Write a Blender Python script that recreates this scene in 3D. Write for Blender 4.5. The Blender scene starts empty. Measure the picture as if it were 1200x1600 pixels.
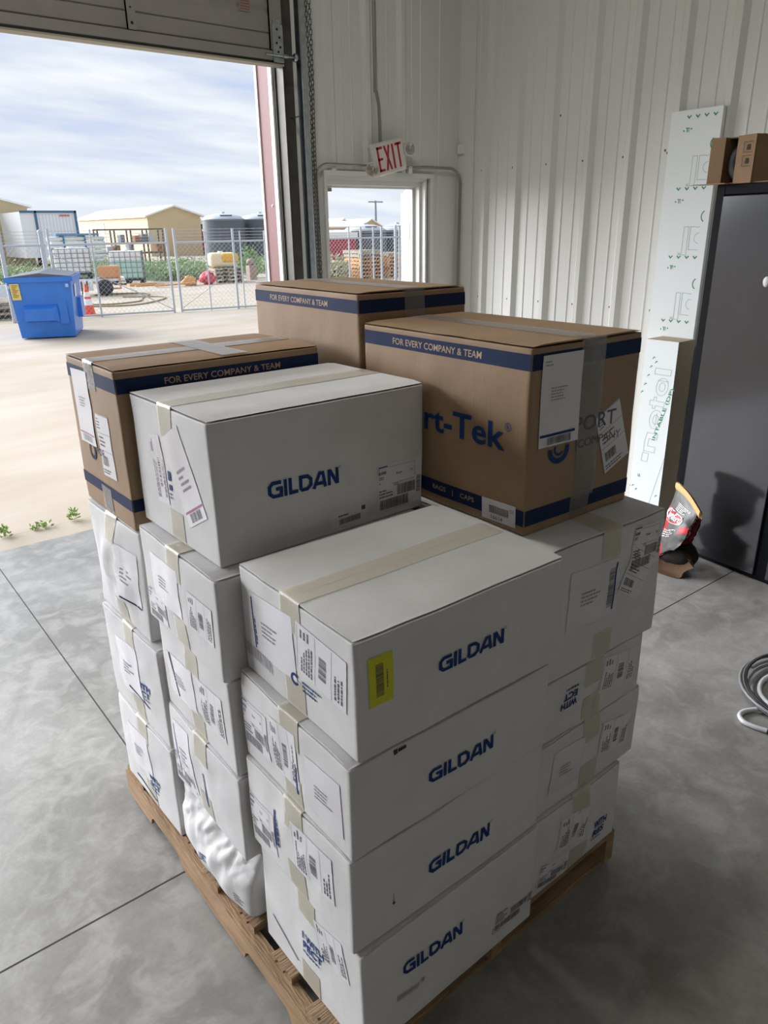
import bpy, math, random
import numpy as np
from mathutils import Vector, Matrix, noise
SC = bpy.context.scene
COL = SC.collection

# ------------------------------------------------------------------ camera
F_PX, YAW, PITCH, ROLL, CAM_H = 1150.75, 0.6633, 0.3676, -0.0165, 1.8006
_f = Vector((math.sin(YAW)*math.cos(PITCH), math.cos(YAW)*math.cos(PITCH), -math.sin(PITCH)))
_r = Vector((math.cos(YAW), -math.sin(YAW), 0)); _u = _r.cross(_f)
_r2 = _r*math.cos(ROLL) + _u*math.sin(ROLL); _u2 = -_r*math.sin(ROLL) + _u*math.cos(ROLL)
cam_data = bpy.data.cameras.new('camera'); cam = bpy.data.objects.new('camera', cam_data); COL.objects.link(cam)
cam.matrix_world = Matrix(((_r2.x, _u2.x, -_f.x, 0), (_r2.y, _u2.y, -_f.y, 0), (_r2.z, _u2.z, -_f.z, CAM_H), (0, 0, 0, 1)))
cam_data.sensor_fit = 'VERTICAL'; cam_data.sensor_height = 36; cam_data.lens = F_PX*36/1600
cam_data.clip_start = 0.02; cam_data.clip_end = 600
SC.camera = cam

# ------------------------------------------------------------------ view, world, sun
SC.view_settings.view_transform = 'Standard'; SC.view_settings.look = 'None'
SC.view_settings.gamma = 1; SC.view_settings.use_curve_mapping = False
SC.view_settings.exposure = EXPOSURE = 0.35
SKY_STRENGTH = 0.86
SUN_ENERGY = 6.8
FILL_WATTS = 14.0     # base watts of the added, unseen fill lamps
W = bpy.data.worlds.new('overcast_sky'); SC.world = W; W.use_nodes = True
nt = W.node_tree; nt.nodes.clear(); N = nt.nodes.new; LK = nt.links.new
tc = N('ShaderNodeTexCoord'); sep = N('ShaderNodeSeparateXYZ'); LK(tc.outputs['Generated'], sep.inputs[0])
zc = N('ShaderNodeMath'); zc.operation = 'MAXIMUM'; LK(sep.outputs['Z'], zc.inputs[0]); zc.inputs[1].default_value = 0.0
za = N('ShaderNodeMath'); za.operation = 'ADD'; LK(zc.outputs[0], za.inputs[0]); za.inputs[1].default_value = 0.16
dv = N('ShaderNodeVectorMath'); dv.operation = 'DIVIDE'; LK(tc.outputs['Generated'], dv.inputs[0])
cb = N('ShaderNodeCombineXYZ')
for i in range(3): LK(za.outputs[0], cb.inputs[i])
LK(cb.outputs[0], dv.inputs[1])
ns = N('ShaderNodeTexNoise'); ns.inputs['Scale'].default_value = 1.5; ns.inputs['Detail'].default_value = 7; ns.inputs['Roughness'].default_value = 0.52
mp = N('ShaderNodeMapping'); mp.inputs['Rotation'].default_value = (0, 0, 0.55); mp.inputs['Scale'].default_value = (0.75, 1.5, 0.3); mp.inputs['Location'].default_value = (3.1, 1.7, 0)
LK(dv.outputs[0], mp.inputs[0]); LK(mp.outputs[0], ns.inputs['Vector'])
rp = N('ShaderNodeValToRGB'); LK(ns.outputs['Fac'], rp.inputs[0])
e = rp.color_ramp.elements; e[0].position = 0.36; e[0].color = (0.50, 0.59, 0.82, 1); e[1].position = 0.64; e[1].color = (0.95, 0.96, 0.99, 1)
m = e.new(0.48); m.color = (0.68, 0.74, 0.84, 1)
hz = N('ShaderNodeMapRange'); LK(sep.outputs['Z'], hz.inputs[0]); hz.inputs[1].default_value = 0.0; hz.inputs[2].default_value = 0.20; hz.inputs[3].default_value = 0.75; hz.inputs[4].default_value = 0.0
mx = N('ShaderNodeMixRGB'); LK(hz.outputs[0], mx.inputs[0]); LK(rp.outputs[0], mx.inputs[1]); mx.inputs[2].default_value = (0.76, 0.81, 0.87, 1)
bg = N('ShaderNodeBackground'); LK(mx.outputs[0], bg.inputs[0]); bg.inputs[1].default_value = SKY_STRENGTH
wo = N('ShaderNodeOutputWorld'); LK(bg.outputs[0], wo.inputs[0])
# the sun behind thin cloud: a very wide, soft disc out to the front left
sun_d = bpy.data.lights.new('veiled_sun', 'SUN'); sun_d.energy = SUN_ENERGY; sun_d.angle = math.radians(56); sun_d.color = (0.95, 0.96, 1.0)
sun = bpy.data.objects.new('veiled_sun', sun_d); COL.objects.link(sun)
SUN_DIR = Vector((-0.45, 0.80, 0.40)).normalized()
sun.rotation_euler = SUN_DIR.to_track_quat('Z', 'Y').to_euler()

# ------------------------------------------------------------------ helpers
def lin(h):
    h = h.lstrip('#'); out = []
    for i in (0, 2, 4):
        c = int(h[i:i+2], 16)/255
        out.append(c/12.92 if c <= 0.04045 else ((c+0.055)/1.055)**2.4)
    return tuple(out)
MATS = {}
def mat(name, col, rough=0.6, metal=0.0, noise_amt=0.0, noise_scale=8.0, bump=0.0, bump_scale=60.0, spec=0.5, col2=None, stretch=(1, 1, 1), coat=0.0, detail=4):
    if name in MATS: return MATS[name]
    m = bpy.data.materials.new(name); m.use_nodes = True; t = m.node_tree; b = t.nodes['Principled BSDF']
    c = lin(col) if isinstance(col, str) else col
    b.inputs['Base Color'].default_value = (*c, 1); b.inputs['Roughness'].default_value = rough
    b.inputs['Metallic'].default_value = metal; b.inputs['Specular IOR Level'].default_value = spec
    if coat: b.inputs['Coat Weight'].default_value = coat
    if noise_amt or bump:
        tcn = t.nodes.new('ShaderNodeTexCoord'); mpn = t.nodes.new('ShaderNodeMapping'); mpn.inputs['Scale'].default_value = stretch
        t.links.new(tcn.outputs['Object'], mpn.inputs[0])
    if noise_amt:
        n = t.nodes.new('ShaderNodeTexNoise'); n.inputs['Scale'].default_value = noise_scale; n.inputs['Detail'].default_value = detail
        t.links.new(mpn.outputs[0], n.inputs['Vector'])
        r = t.nodes.new('ShaderNodeMapRange'); r.inputs[1].default_value = 0.3; r.inputs[2].default_value = 0.7; r.inputs[3].default_value = 0; r.inputs[4].default_value = 1
        t.links.new(n.outputs['Fac'], r.inputs[0])
        mxn = t.nodes.new('ShaderNodeMixRGB')
        c2 = (lin(col2) if isinstance(col2, str) else col2) if col2 else tuple(x*(1-noise_amt) for x in c)
        mxn.inputs[1].default_value = (*c, 1); mxn.inputs[2].default_value = (*c2, 1)
        t.links.new(r.outputs[0], mxn.inputs[0]); t.links.new(mxn.outputs[0], b.inputs['Base Color'])
    if bump:
        n2 = t.nodes.new('ShaderNodeTexNoise'); n2.inputs['Scale'].default_value = bump_scale; n2.inputs['Detail'].default_value = 3
        t.links.new(mpn.outputs[0], n2.inputs['Vector'])
        bp = t.nodes.new('ShaderNodeBump'); bp.inputs['Strength'].default_value = bump; bp.inputs['Distance'].default_value = 0.01
        t.links.new(n2.outputs['Fac'], bp.inputs['Height']); t.links.new(bp.outputs[0], b.inputs['Normal'])
    MATS[name] = m; return m

def smooth(P, n=6):
    P = [Vector(p) for p in P]; out = []
    for i in range(len(P)-1):
        p0, p1, p2, p3 = P[max(0, i-1)], P[i], P[i+1], P[min(len(P)-1, i+2)]
        for k in range(n):
            t = k/n; out.append(0.5*((2*p1)+(p2-p0)*t+(2*p0-5*p1+4*p2-p3)*t*t+(3*p1-p0-3*p2+p3)*t**3))
    return out+[P[-1]]
class MB:
    """collects faces; build() links them as one mesh object"""
    def __init__(s): s.v = []; s.f = []; s.m = []; s.mi = 0; s.sm = False; s.sf = []
    def poly(s, pts, mi=None):
        k = len(s.v); s.v += [tuple(p) for p in pts]; s.f.append(tuple(range(k, k+len(pts)))); s.m.append(s.mi if mi is None else mi); s.sf.append(s.sm)
    def raw(s, vs, fs, mi=None, smooth=None):
        k = len(s.v); s.v += [tuple(p) for p in vs]
        for f in fs: s.f.append(tuple(i+k for i in f)); s.m.append(s.mi if mi is None else mi); s.sf.append(s.sm if smooth is None else smooth)
    def box(s, a, b, M=None, mi=None, bev=0.0):
        (x0, y0, z0), (x1, y1, z1) = a, b
        if bev > 0:
            bm = _bevel_box(x1-x0, y1-y0, z1-z0, bev); c = Vector(((x0+x1)/2, (y0+y1)/2, (z0+z1)/2))
            vs = [Vector(v)+c for v in bm[0]]; fs = bm[1]
        else:
            vs = [Vector(p) for p in ((x0,y0,z0),(x1,y0,z0),(x1,y1,z0),(x0,y1,z0),(x0,y0,z1),(x1,y0,z1),(x1,y1,z1),(x0,y1,z1))]
            fs = [(3,2,1,0),(4,5,6,7),(0,1,5,4),(1,2,6,5),(2,3,7,6),(3,0,4,7)]
        if M is not None: vs = [M @ v for v in vs]
        s.raw(vs, fs, mi)
    def bar(s, p, q, w, h=None, up=(0, 0, 1), mi=None):
        p, q = Vector(p), Vector(q); h = h or w; d = (q-p).normalized(); u = Vector(up)
        if abs(d.dot(u)) > 0.98: u = Vector((1, 0, 0))
        r = d.cross(u).normalized()*w/2; u = r.cross(d).normalized()*h/2
        vs = [p-r-u, p+r-u, p+r+u, p-r+u, q-r-u, q+r-u, q+r+u, q-r+u]
        s.raw(vs, [(3,2,1,0),(4,5,6,7),(0,1,5,4),(1,2,6,5),(2,3,7,6),(3,0,4,7)], mi)
    def tube(s, pts, r, n=8, cap=True, mi=None, closed=False):
        pts = [Vector(p) for p in pts]; R = r if isinstance(r, (list, tuple)) else [r]*len(pts)
        rings = []; prev = None; L = len(pts)
        for i, p in enumerate(pts):
            if closed: d = pts[(i+1) % L]-pts[i-1]
            else: d = pts[min(i+1, L-1)]-pts[max(i-1, 0)]
            d.normalize()
            if prev is None: prev = d.orthogonal().normalized()
            prev = (prev-d*prev.dot(d)).normalized(); b = d.cross(prev)
            rings.append([p+(prev*math.cos(2*math.pi*k/n)+b*math.sin(2*math.pi*k/n))*R[i] for k in range(n)])
        vs = [v for rg in rings for v in rg]; fs = []
        for i in range(L if closed else L-1):
            j = (i+1) % L
            for k in range(n): fs.append((i*n+k, i*n+(k+1) % n, j*n+(k+1) % n, j*n+k))
        s.raw(vs, fs, mi, smooth=n > 5)
        if cap and not closed: s.raw(rings[0], [tuple(reversed(range(n)))], mi, False); s.raw(rings[-1], [tuple(range(n))], mi, False)
    def lathe(s, prof, c=(0, 0, 0), n=24, mi=None, M=None):
        vs = []; fs = []
        for (r, z) in prof:
            for k in range(n):
                a = 2*math.pi*k/n; v = Vector((r*math.cos(a), r*math.sin(a), z))
                if M is not None: v = M @ v
                vs.append(v+Vector(c))
        for i in range(len(prof)-1):
            for k in range(n): fs.append((i*n+k, i*n+(k+1) % n, (i+1)*n+(k+1) % n, (i+1)*n+k))
        s.raw(vs, fs, mi, True)
    def grid(s, fn, nu, nv, mi=None, smooth=True):
        vs = [fn(i/nu, j/nv) for j in range(nv+1) for i in range(nu+1)]
        fs = [(j*(nu+1)+i, j*(nu+1)+i+1, (j+1)*(nu+1)+i+1, (j+1)*(nu+1)+i) for j in range(nv) for i in range(nu)]
        s.raw(vs, fs, mi, smooth)
    def build(s, name, mats, parent=None, loc=None, rot=None):
        me = bpy.data.meshes.new(name); me.from_pydata([tuple(v) for v in s.v], [], s.f)
        for mm in (mats if isinstance(mats, (list, tuple)) else [mats]): me.materials.append(mm)
        me.polygons.foreach_set('material_index', s.m); me.polygons.foreach_set('use_smooth', s.sf)
        me.update()
        o = bpy.data.objects.new(name, me); COL.objects.link(o)
        if parent is not None: o.parent = parent
        if loc is not None: o.location = loc
        if rot is not None: o.rotation_euler = rot
        return o
def _bevel_box(lx, ly, lz, r, seg=2):
    # rounded box from a clamped sphere mapping on a small grid
    vs = {}; out = []; fs = []
    def samples(L):
        h = L/2; r_ = min(r, h*0.9); return [-h] + [-h+r_*k/seg for k in range(1, seg+1)] + [h-r_*k/seg for k in range(seg, 0, -1)] + [h], r_
    X, rx = samples(lx); Y, ry = samples(ly); Z, rz = samples(lz); rr = min(rx, ry, rz); hh = (lx/2, ly/2, lz/2)
    def vid(p):
        k = tuple(round(c, 6) for c in p)
        if k not in vs:
            q = [max(-hh[i]+rr, min(hh[i]-rr, p[i])) for i in range(3)]; d = Vector(p)-Vector(q)
            if d.length > 1e-9: d = d.normalized()*rr
            vs[k] = len(out); out.append(tuple(Vector(q)+d))
        return vs[k]
    for (A, B, ax) in ((X, Y, 2), (Y, Z, 0), (Z, X, 1)):
        for sgn in (-1, 1):
            for i in range(len(A)-1):
                for j in range(len(B)-1):
                    c = []
                    for (a, b) in ((A[i], B[j]), (A[i+1], B[j]), (A[i+1], B[j+1]), (A[i], B[j+1])):
                        p = [0, 0, 0]; p[ax] = sgn*hh[ax]; p[(ax+1) % 3] = a; p[(ax+2) % 3] = b; c.append(vid(p))
                    fs.append(tuple(c) if sgn > 0 else tuple(reversed(c)))
    return out, fs
def tag(o, label=None, cat=None, group=None, kind=None):
    if label: o['label'] = label
    if cat: o['category'] = cat
    if group: o['group'] = group
    if kind: o['kind'] = kind
    return o
def thing(name, label, cat, loc=(0, 0, 0), rz=0, group=None, rot=None):
    o = bpy.data.objects.new(name, None); COL.objects.link(o); o.location = loc
    o.rotation_euler = rot if rot else (0, 0, rz); o.empty_display_size = 0.1
    return tag(o, label, cat, group)
def struct(o): o['kind'] = 'structure'; return o
def copy_tree(o, parent=None):
    c = o.copy(); COL.objects.link(c); c.parent = parent
    for ch in [x for x in bpy.data.objects if x.parent == o]: copy_tree(ch, c)
    return c

# text as flat 2-D faces (built-in font), width/height measured
_tc = {}
def text2d(txt, bold=0.0, shear=0.0, space=1.0):
    key = (txt, bold, shear, space)
    if key in _tc: return _tc[key]
    cu = bpy.data.curves.new('t', 'FONT'); cu.body = txt; cu.size = 1.0; cu.offset = bold; cu.shear = shear; cu.resolution_u = 3; cu.space_character = space
    o = bpy.data.objects.new('t', cu); COL.objects.link(o); bpy.context.view_layer.update()
    me = bpy.data.meshes.new_from_object(o.evaluated_get(bpy.context.evaluated_depsgraph_get()))
    vs = [(v.co.x, v.co.y) for v in me.vertices]; fs = [tuple(p.vertices) for p in me.polygons]
    bpy.data.objects.remove(o); bpy.data.curves.remove(cu); bpy.data.meshes.remove(me)
    xs = [v[0] for v in vs]; ys = [v[1] for v in vs]; x0, x1, y0, y1 = min(xs), max(xs), min(ys), max(ys)
    vs = [((x-(x0+x1)/2)/(x1-x0), (y-(y0+y1)/2)/(y1-y0)) for x, y in vs]      # unit box centred on 0
    _tc[key] = (vs, fs, (x1-x0)/(y1-y0)); return _tc[key]
def stroke(pts, w, closed=False):
    """flat mitred stroke -> quads in 2-D"""
    P = [Vector(p) for p in pts]; n = len(P); L = []; R = []
    for i in range(n):
        a = P[i-1] if (i > 0 or closed) else None; b = P[(i+1) % n] if (i < n-1 or closed) else None
        d1 = (P[i]-a).normalized() if a is not None else (b-P[i]).normalized(); d2 = (b-P[i]).normalized() if b is not None else d1
        n1 = Vector((-d1.y, d1.x)); n2 = Vector((-d2.y, d2.x)); mt = (n1+n2).normalized(); k = w/2/max(0.35, mt.dot(n1))
        L.append(P[i]+mt*k); R.append(P[i]-mt*k)
    return [(R[i], R[(i+1) % n], L[(i+1) % n], L[i]) for i in range(n if closed else n-1)]

def wm(o):
    b = Matrix.LocRotScale(o.location, o.rotation_euler, o.scale)
    return b if o.parent is None else wm(o.parent) @ o.matrix_parent_inverse @ b
def adopt(o, parent):
    """parent a mesh that was built in world coordinates"""
    o.parent = parent; o.matrix_parent_inverse = wm(parent).inverted(); return o
# ------------------------------------------------------------------ the room
YW, XW = 4.50, 4.30            # inner faces of back and right wall
M_wall = mat('wall_liner_white', (0.70, 0.70, 0.665), 0.42, spec=0.4, bump=0.03, bump_scale=3)
M_trim = mat('trim_white', (0.74, 0.735, 0.69), 0.4)
M_screw = mat('screw_grey', '#6a6a62', 0.4, 0.6)
M_dark_steel = mat('dark_steel', '#55534d', 0.5, 0.3, noise_amt=0.3, noise_scale=12)
M_galv = mat('galvanised', '#b9c0c4', 0.28, 0.9, noise_amt=0.25, noise_scale=25)
M_jamb_red = mat('red_primer_steel', '#7a4644', 0.55, noise_amt=0.12, noise_scale=30)
M_white_paint = mat('white_paint', '#dfe0dc', 0.35)

def concrete_floor():
    m = bpy.data.materials.new('polished_concrete'); m.use_nodes = True; t = m.node_tree; b = t.nodes['Principled BSDF']; L = t.links.new
    tcn = t.nodes.new('ShaderNodeTexCoord')
    def nz(sc, det, r0, r1, dist=0.0):
        n = t.nodes.new('ShaderNodeTexNoise'); n.inputs['Scale'].default_value = sc; n.inputs['Detail'].default_value = det; n.inputs['Roughness'].default_value = 0.62; n.inputs['Distortion'].default_value = dist
        L(tcn.outputs['Object'], n.inputs['Vector']); r = t.nodes.new('ShaderNodeMapRange'); r.inputs[1].default_value = r0; r.inputs[2].default_value = r1; L(n.outputs['Fac'], r.inputs[0]); return r.outputs[0]
    a = nz(2.2, 7, 0.38, 0.60, 0.5); c = nz(9, 9, 0.46, 0.64, 0.8); d = nz(55, 5, 0.4, 0.72)
    m1 = t.nodes.new('ShaderNodeMixRGB'); m1.inputs[1].default_value = (0.225, 0.221, 0.203, 1); m1.inputs[2].default_value = (0.315, 0.31, 0.29, 1); L(a, m1.inputs[0])
    m2 = t.nodes.new('ShaderNodeMixRGB'); m2.blend_type = 'MIX'; m2.inputs[2].default_value = (0.46, 0.455, 0.43, 1); L(m1.outputs[0], m2.inputs[1])
    mm = t.nodes.new('ShaderNodeMath'); mm.operation = 'MULTIPLY'; mm.inputs[1].default_value = 0.38; L(c, mm.inputs[0]); L(mm.outputs[0], m2.inputs[0])
    m3 = t.nodes.new('ShaderNodeMixRGB'); m3.blend_type = 'MULTIPLY'; m3.inputs[0].default_value = 0.35; L(m2.outputs[0], m3.inputs[1])
    r3 = t.nodes.new('ShaderNodeMapRange'); r3.inputs[3].default_value = 0.7; r3.inputs[4].default_value = 1.0; L(d, r3.inputs[0])
    L(r3.outputs[0], m3.inputs[2]); L(m3.outputs[0], b.inputs['Base Color'])
    rr = t.nodes.new('ShaderNodeMapRange'); rr.inputs[3].default_value = 0.34; rr.inputs[4].default_value = 0.55; L(c, rr.inputs[0]); L(rr.outputs[0], b.inputs['Roughness'])
    bp = t.nodes.new('ShaderNodeBump'); bp.inputs['Strength'].default_value = 0.06; bp.inputs['Distance'].default_value = 0.004; L(d, bp.inputs['Height']); L(bp.outputs[0], b.inputs['Normal'])
    return m
M_floor = concrete_floor()
XL, YB, ZC = -6.5, -7.5, 5.2
mb = MB(); mb.box((XL, YB, -0.12), (XW+0.2, 4.68, 0.0)); struct(mb.build('floor', M_floor))
M_joint = mat('floor_joint_dark', '#2b2a27', 0.8)
mb = MB(); mb.box((XL, 1.7075, -0.01), (XW, 1.7125, 0.0006)); mb.box((0.624, YB, -0.01), (0.629, 4.68, 0.0006)); mb.box((XL, -2.8, -0.01), (XW, -2.795, 0.0006))
struct(mb.build('floor_joint', M_joint))
mb = MB(); mb.box((XL, YB, ZC), (XW+0.2, 4.7, ZC+0.1)); struct(mb.build('ceiling', M_wall))
mb = MB(); mb.box((XL-0.1, YB, 0), (XL, 4.7, ZC)); struct(mb.build('wall_left', M_wall))
mb = MB()      # wall behind the camera
for (x0, x1, z0, z1) in ((XL-0.1, XW+0.2, 0, ZC),): mb.box((x0, YB-0.1, z0), (x1, YB, z1))
struct(mb.build('wall_front', M_wall))
M_fill_lamp = bpy.data.materials.new('fill_lamp_glow'); M_fill_lamp.use_nodes = True
M_fill_lamp.node_tree.nodes['Principled BSDF'].inputs['Emission Color'].default_value = (1.0, 0.98, 0.92, 1); M_fill_lamp.node_tree.nodes['Principled BSDF'].inputs['Emission Strength'].default_value = 6.0
for i, (x, y) in enumerate(((-1.6, -3.2), (1.1, 2.0), (-1.4, 2.9))):  # invented lamps out of view, added to lift the interior beyond daylight
    hb = thing('fill_lamp', ('added round fill lamp under the ceiling behind the camera', 'added round fill lamp under the ceiling, above the pallet', 'added round fill lamp under the ceiling, inside the wide door opening')[i], 'added fill lamp', (x, y, 4.75))
    mb = MB(); mb.lathe([(0.0, 0.16), (0.09, 0.16), (0.10, 0.08), (0.20, 0.0), (0.20, -0.02)], n=28); mb.build('fill_lamp_housing', mat('fill_lamp_black', '#222326', 0.5), hb)
    mb = MB(); mb.lathe([(0.19, -0.015), (0.0, -0.015)], n=28); mb.build('lamp_lens', M_fill_lamp, hb)
    mb = MB(); mb.tube([(0, 0, 0.16), (0, 0, 0.45)], 0.008, 6); mb.build('suspension', M_galv, hb)
    ld = bpy.data.lights.new('fill_light', 'AREA'); ld.shape = 'DISK'; ld.size = 0.36; ld.energy = FILL_WATTS*(1.0, 2.0, 0.4)[i]; ld.color = (1.0, 0.985, 0.93)
    lo = bpy.data.objects.new('fill_light', ld); COL.objects.link(lo); lo.location = (x, y, 4.725)

def rib_profile(a0, a1, bases, minors, hgt=0.030):
    """(coord, depth) polyline of a ribbed metal sheet; ribs rise into the room"""
    ev = []
    for b in bases: ev.append((b, [(b, 0), (b+0.027, hgt), (b+0.060, hgt), (b+0.087, 0)]))
    for c in minors: ev.append((c, [(c-0.009, 0), (c-0.004, 0.005), (c+0.004, 0.005), (c+0.009, 0)]))
    ev.sort(); P = [(a0, 0)]
    for _, pts in ev:
        if pts[0][0] <= a0 or pts[-1][0] >= a1: continue
        if pts[0][0] <= P[-1][0]: continue
        P += pts
    P.append((a1, 0)); return P
# right wall: ribs every 305 mm, y positions measured
bases = [4.168-0.3048*k for k in range(0, 39)]
minors = [b+0.14 for b in bases]+[b+0.24 for b in bases]
P = rib_profile(YB, 4.338, bases, minors)
mb = MB()
for (y0, d0), (y1, d1) in zip(P, P[1:]): mb.poly([(XW-d0, y0, 0), (XW-d0, y0, ZC), (XW-d1, y1, ZC), (XW-d1, y1, 0)])
mb.box((XW+0.02, YB, 0), (XW+0.2, 4.7, ZC)); wr = struct(mb.build('wall_right', M_wall))
mb = MB(); mb.box((XW-0.010, 4.338, 0), (XW, 4.50, ZC)); mb.box((XW-0.016, 4.334, 0), (XW, 4.342, ZC)); struct(mb.build('trim_1', M_trim))
# screws of the right wall sheets
mb = MB()
def screw_x(y, z):
    mb.lathe([(0, 0.004), (0.0035, 0.0035), (0.0045, 0.0015), (0.007, 0.001), (0.007, 0)], c=(XW, y, z), n=8, M=Matrix.Rotation(-math.pi/2, 4, 'Y'))
for b in bases[:8]:
    for z in (0.12, 1.29, 2.19, 3.6): screw_x(b-0.03+0.12, z)
for (y, z) in ((3.624, 2.519), (3.549, 2.474), (3.623, 1.911), (2.708, 2.511), (2.75, 2.204), (3.63, 1.29)): screw_x(y, z)
struct(mb.build('trim_2', M_screw))
# back wall with the vehicle opening (-3.6..2.71) and the small door (3.07..3.93)
bases = [3.078+0.3048*k for k in range(0, 4)]+[2.86]
minors = [2.978, 3.222, 3.30, 3.527, 3.605, 3.83, 3.91, 4.09]
mb = MB()
def back_strip(x0, x1, z0, z1):
    P = rib_profile(x0, x1, sorted(bases)[1:], minors, 0.026)
    for (a, d0), (b_, d1) in zip(P, P[1:]): mb.poly([(a, YW-d0, z0), (b_, YW-d1, z0), (b_, YW-d1, z1), (a, YW-d0, z1)])
back_strip(2.835, 3.036, 0, ZC); back_strip(3.036, 4.022, 2.17, ZC); back_strip(4.022, XW, 0, ZC)
back_strip(-6.5, -3.6, 0, ZC); back_strip(-3.6, 2.835, 3.66, ZC)
struct(mb.build('wall_back', M_wall))
mb = MB()   # sheathing and outside skin of the same wall
for (x0, x1, z0, z1) in ((2.80, 3.062, 0, ZC), (3.970, XW+0.2, 0, ZC), (3.062, 3.970, 2.116, ZC), (-6.6, -3.6, 0, ZC), (-3.6, 2.80, 3.66, ZC)):
    mb.box((x0, YW+0.035, z0), (x1, 4.70, z1))
struct(mb.build('wall_outside', mat('outside_cladding', '#c9bb9c', 0.5)))
# door jamb of the vehicle opening: red steel channel between white edge trims
mb = MB(); mb.box((2.70, 4.545, 0), (2.80, 4.69, 3.66)); struct(mb.build('trim_3', M_jamb_red))
mb = MB(); mb.box((2.692, 4.690, 0), (2.80, 4.715, 3.66)); mb.box((2.692, 4.505, 0), (2.80, 4.545, 3.66)); struct(mb.build('trim_4', M_white_paint))
mb = MB()
for z in (0.6, 1.95, 3.1): mb.lathe([(0, 0.004), (0.008, 0.003), (0.010, 0)], c=(2.70, 4.60, z), n=10, M=Matrix.Rotation(-math.pi/2, 4, 'Y'))
struct(mb.build('trim_5', M_white_paint))
mb = MB(); mb.box((2.705, 4.485, 0), (2.842, 4.503, 3.66)); mb.box((2.715, 4.40, 0), (2.722, 4.485, 3.66)); struct(mb.build('trim_6', M_dark_steel))
# ---- small door in the back wall: stepped white frame
door = bpy.data.objects.new('door_1', None); COL.objects.link(door); door.location = (3.50, 4.5, 0); struct(door)
def rel(mb_, name, m_, parent):
    return adopt(mb_.build(name, m_), parent)
mb = MB()
for (x0, x1) in ((3.036, 3.060), (3.996, 4.022)): mb.box((x0, 4.475, 0), (x1, 4.52, 2.1395))
mb.box((3.036, 4.475, 2.140), (4.022, 4.52, 2.17))
rel(mb, 'outer_trim', M_trim, door)
mb = MB()
for (x0, x1) in ((3.060, 3.075), (3.955, 3.972)): mb.box((x0, 4.50, 0), (x1, 4.545, 2.1175))
for (x0, x1) in ((3.060, 3.085), (3.935, 3.972)): mb.box((x0, 4.5455, 0), (x1, 4.70, 2.0845))
mb.box((3.060, 4.50, 2.118), (3.972, 4.545, 2.1395)); mb.box((3.060, 4.5455, 2.085), (3.972, 4.70, 2.118))
mb.box((3.085, 4.60, 2.070), (3.935, 4.62, 2.085)); mb.box((3.915, 4.60, 0), (3.935, 4.62, 2.0695)); mb.box((3.085, 4.60, 0), (3.10, 4.62, 2.0695))
rel(mb, 'door_frame', M_white_paint, door)
leafm = Matrix.Translation((3.945, 4.712, 0)) @ Matrix.Rotation(math.radians(53), 4, 'Z')
mb = MB(); mb.box((0.005, -0.045, 0.01), (0.87, 0.0, 2.075), leafm); rel(mb, 'door_leaf', mat('door_leaf_grey', '#d5d8d9', 0.4), door)
mb = MB()
for z in (1.78, 1.02, 0.25):
    mb.tube([(3.938, 4.706, z-0.057), (3.938, 4.706, z+0.057)], 0.007, 10)
    mb.box((3.930, 4.655, z-0.055), (3.934, 4.70, z+0.055)); mb.box((0.0, -0.0455, z-0.055), (0.035, -0.0445, z+0.055), leafm)
rel(mb, 'hinge', M_white_paint, door)
mb = MB(); mb.box((3.10, 4.585, 2.045), (3.17, 4.60, 2.068)); rel(mb, 'strike_plate', mat('plate_grey', '#8b8d84', 0.4, 0.5), door)
# ---- overhead door, rolled most of the way up
M_od = mat('overhead_door_grey', '#8f8b84', 0.5, noise_amt=0.10, noise_scale=6)
od = thing('overhead_door', 'grey ribbed steel overhead door rolled up above the wide opening', 'garage door', (0.15, 4.40, 2.72))
def odp(mb_, name, m_, par=None):
    return adopt(mb_.build(name, m_), par or od)
XD0, XD1 = -3.65, 2.71
zs = 2.795; sec = 0.54
for k in range(3):
    z0 = zs + k*sec if k else zs; z1 = zs+(k+1)*sec-0.004
    prof = [(z0, 0.0), (z0+0.012, 0.012), (z0+0.085, 0.014), (z0+0.090, 0.006), (z0+0.096, 0.014), (z0+0.17, 0.016), (z0+0.20, 0.004), (z0+0.206, 0.004), (z0+0.225, 0.014),
            (z0+0.33, 0.014), (z0+0.335, 0.006), (z0+0.341, 0.014), (z0+0.44, 0.014), (z0+0.445, 0.006), (z0+0.451, 0.014), (z1-0.012, 0.012), (z1, 0.0)]
    mb = MB()
    for (a, d0), (b_, d1) in zip(prof, prof[1:]): mb.poly([(XD0, 4.40-d0, a), (XD1, 4.40-d0, a), (XD1, 4.40-d1, b_), (XD0, 4.40-d1, b_)])
    mb.box((XD0, 4.40, z0), (XD1, 4.44, z1)); odp(mb, 'door_section', M_od)
mb = MB(); mb.box((XD0, 4.375, 2.745), (XD1, 4.445, 2.797), bev=0.006); odp(mb, 'bottom_rail', M_od)
mb = MB(); mb.box((XD0, 4.372, 2.722), (XD1, 4.448, 2.732)); odp(mb, 'bottom_seal_strip', mat('pale_vinyl', '#a79f8c', 0.6))
mb = MB(); mb.box((XD0, 4.378, 2.732), (XD1, 4.442, 2.745)); odp(mb, 'bottom_seal', mat('black_rubber', '#1d1d1c', 0.7))
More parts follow.
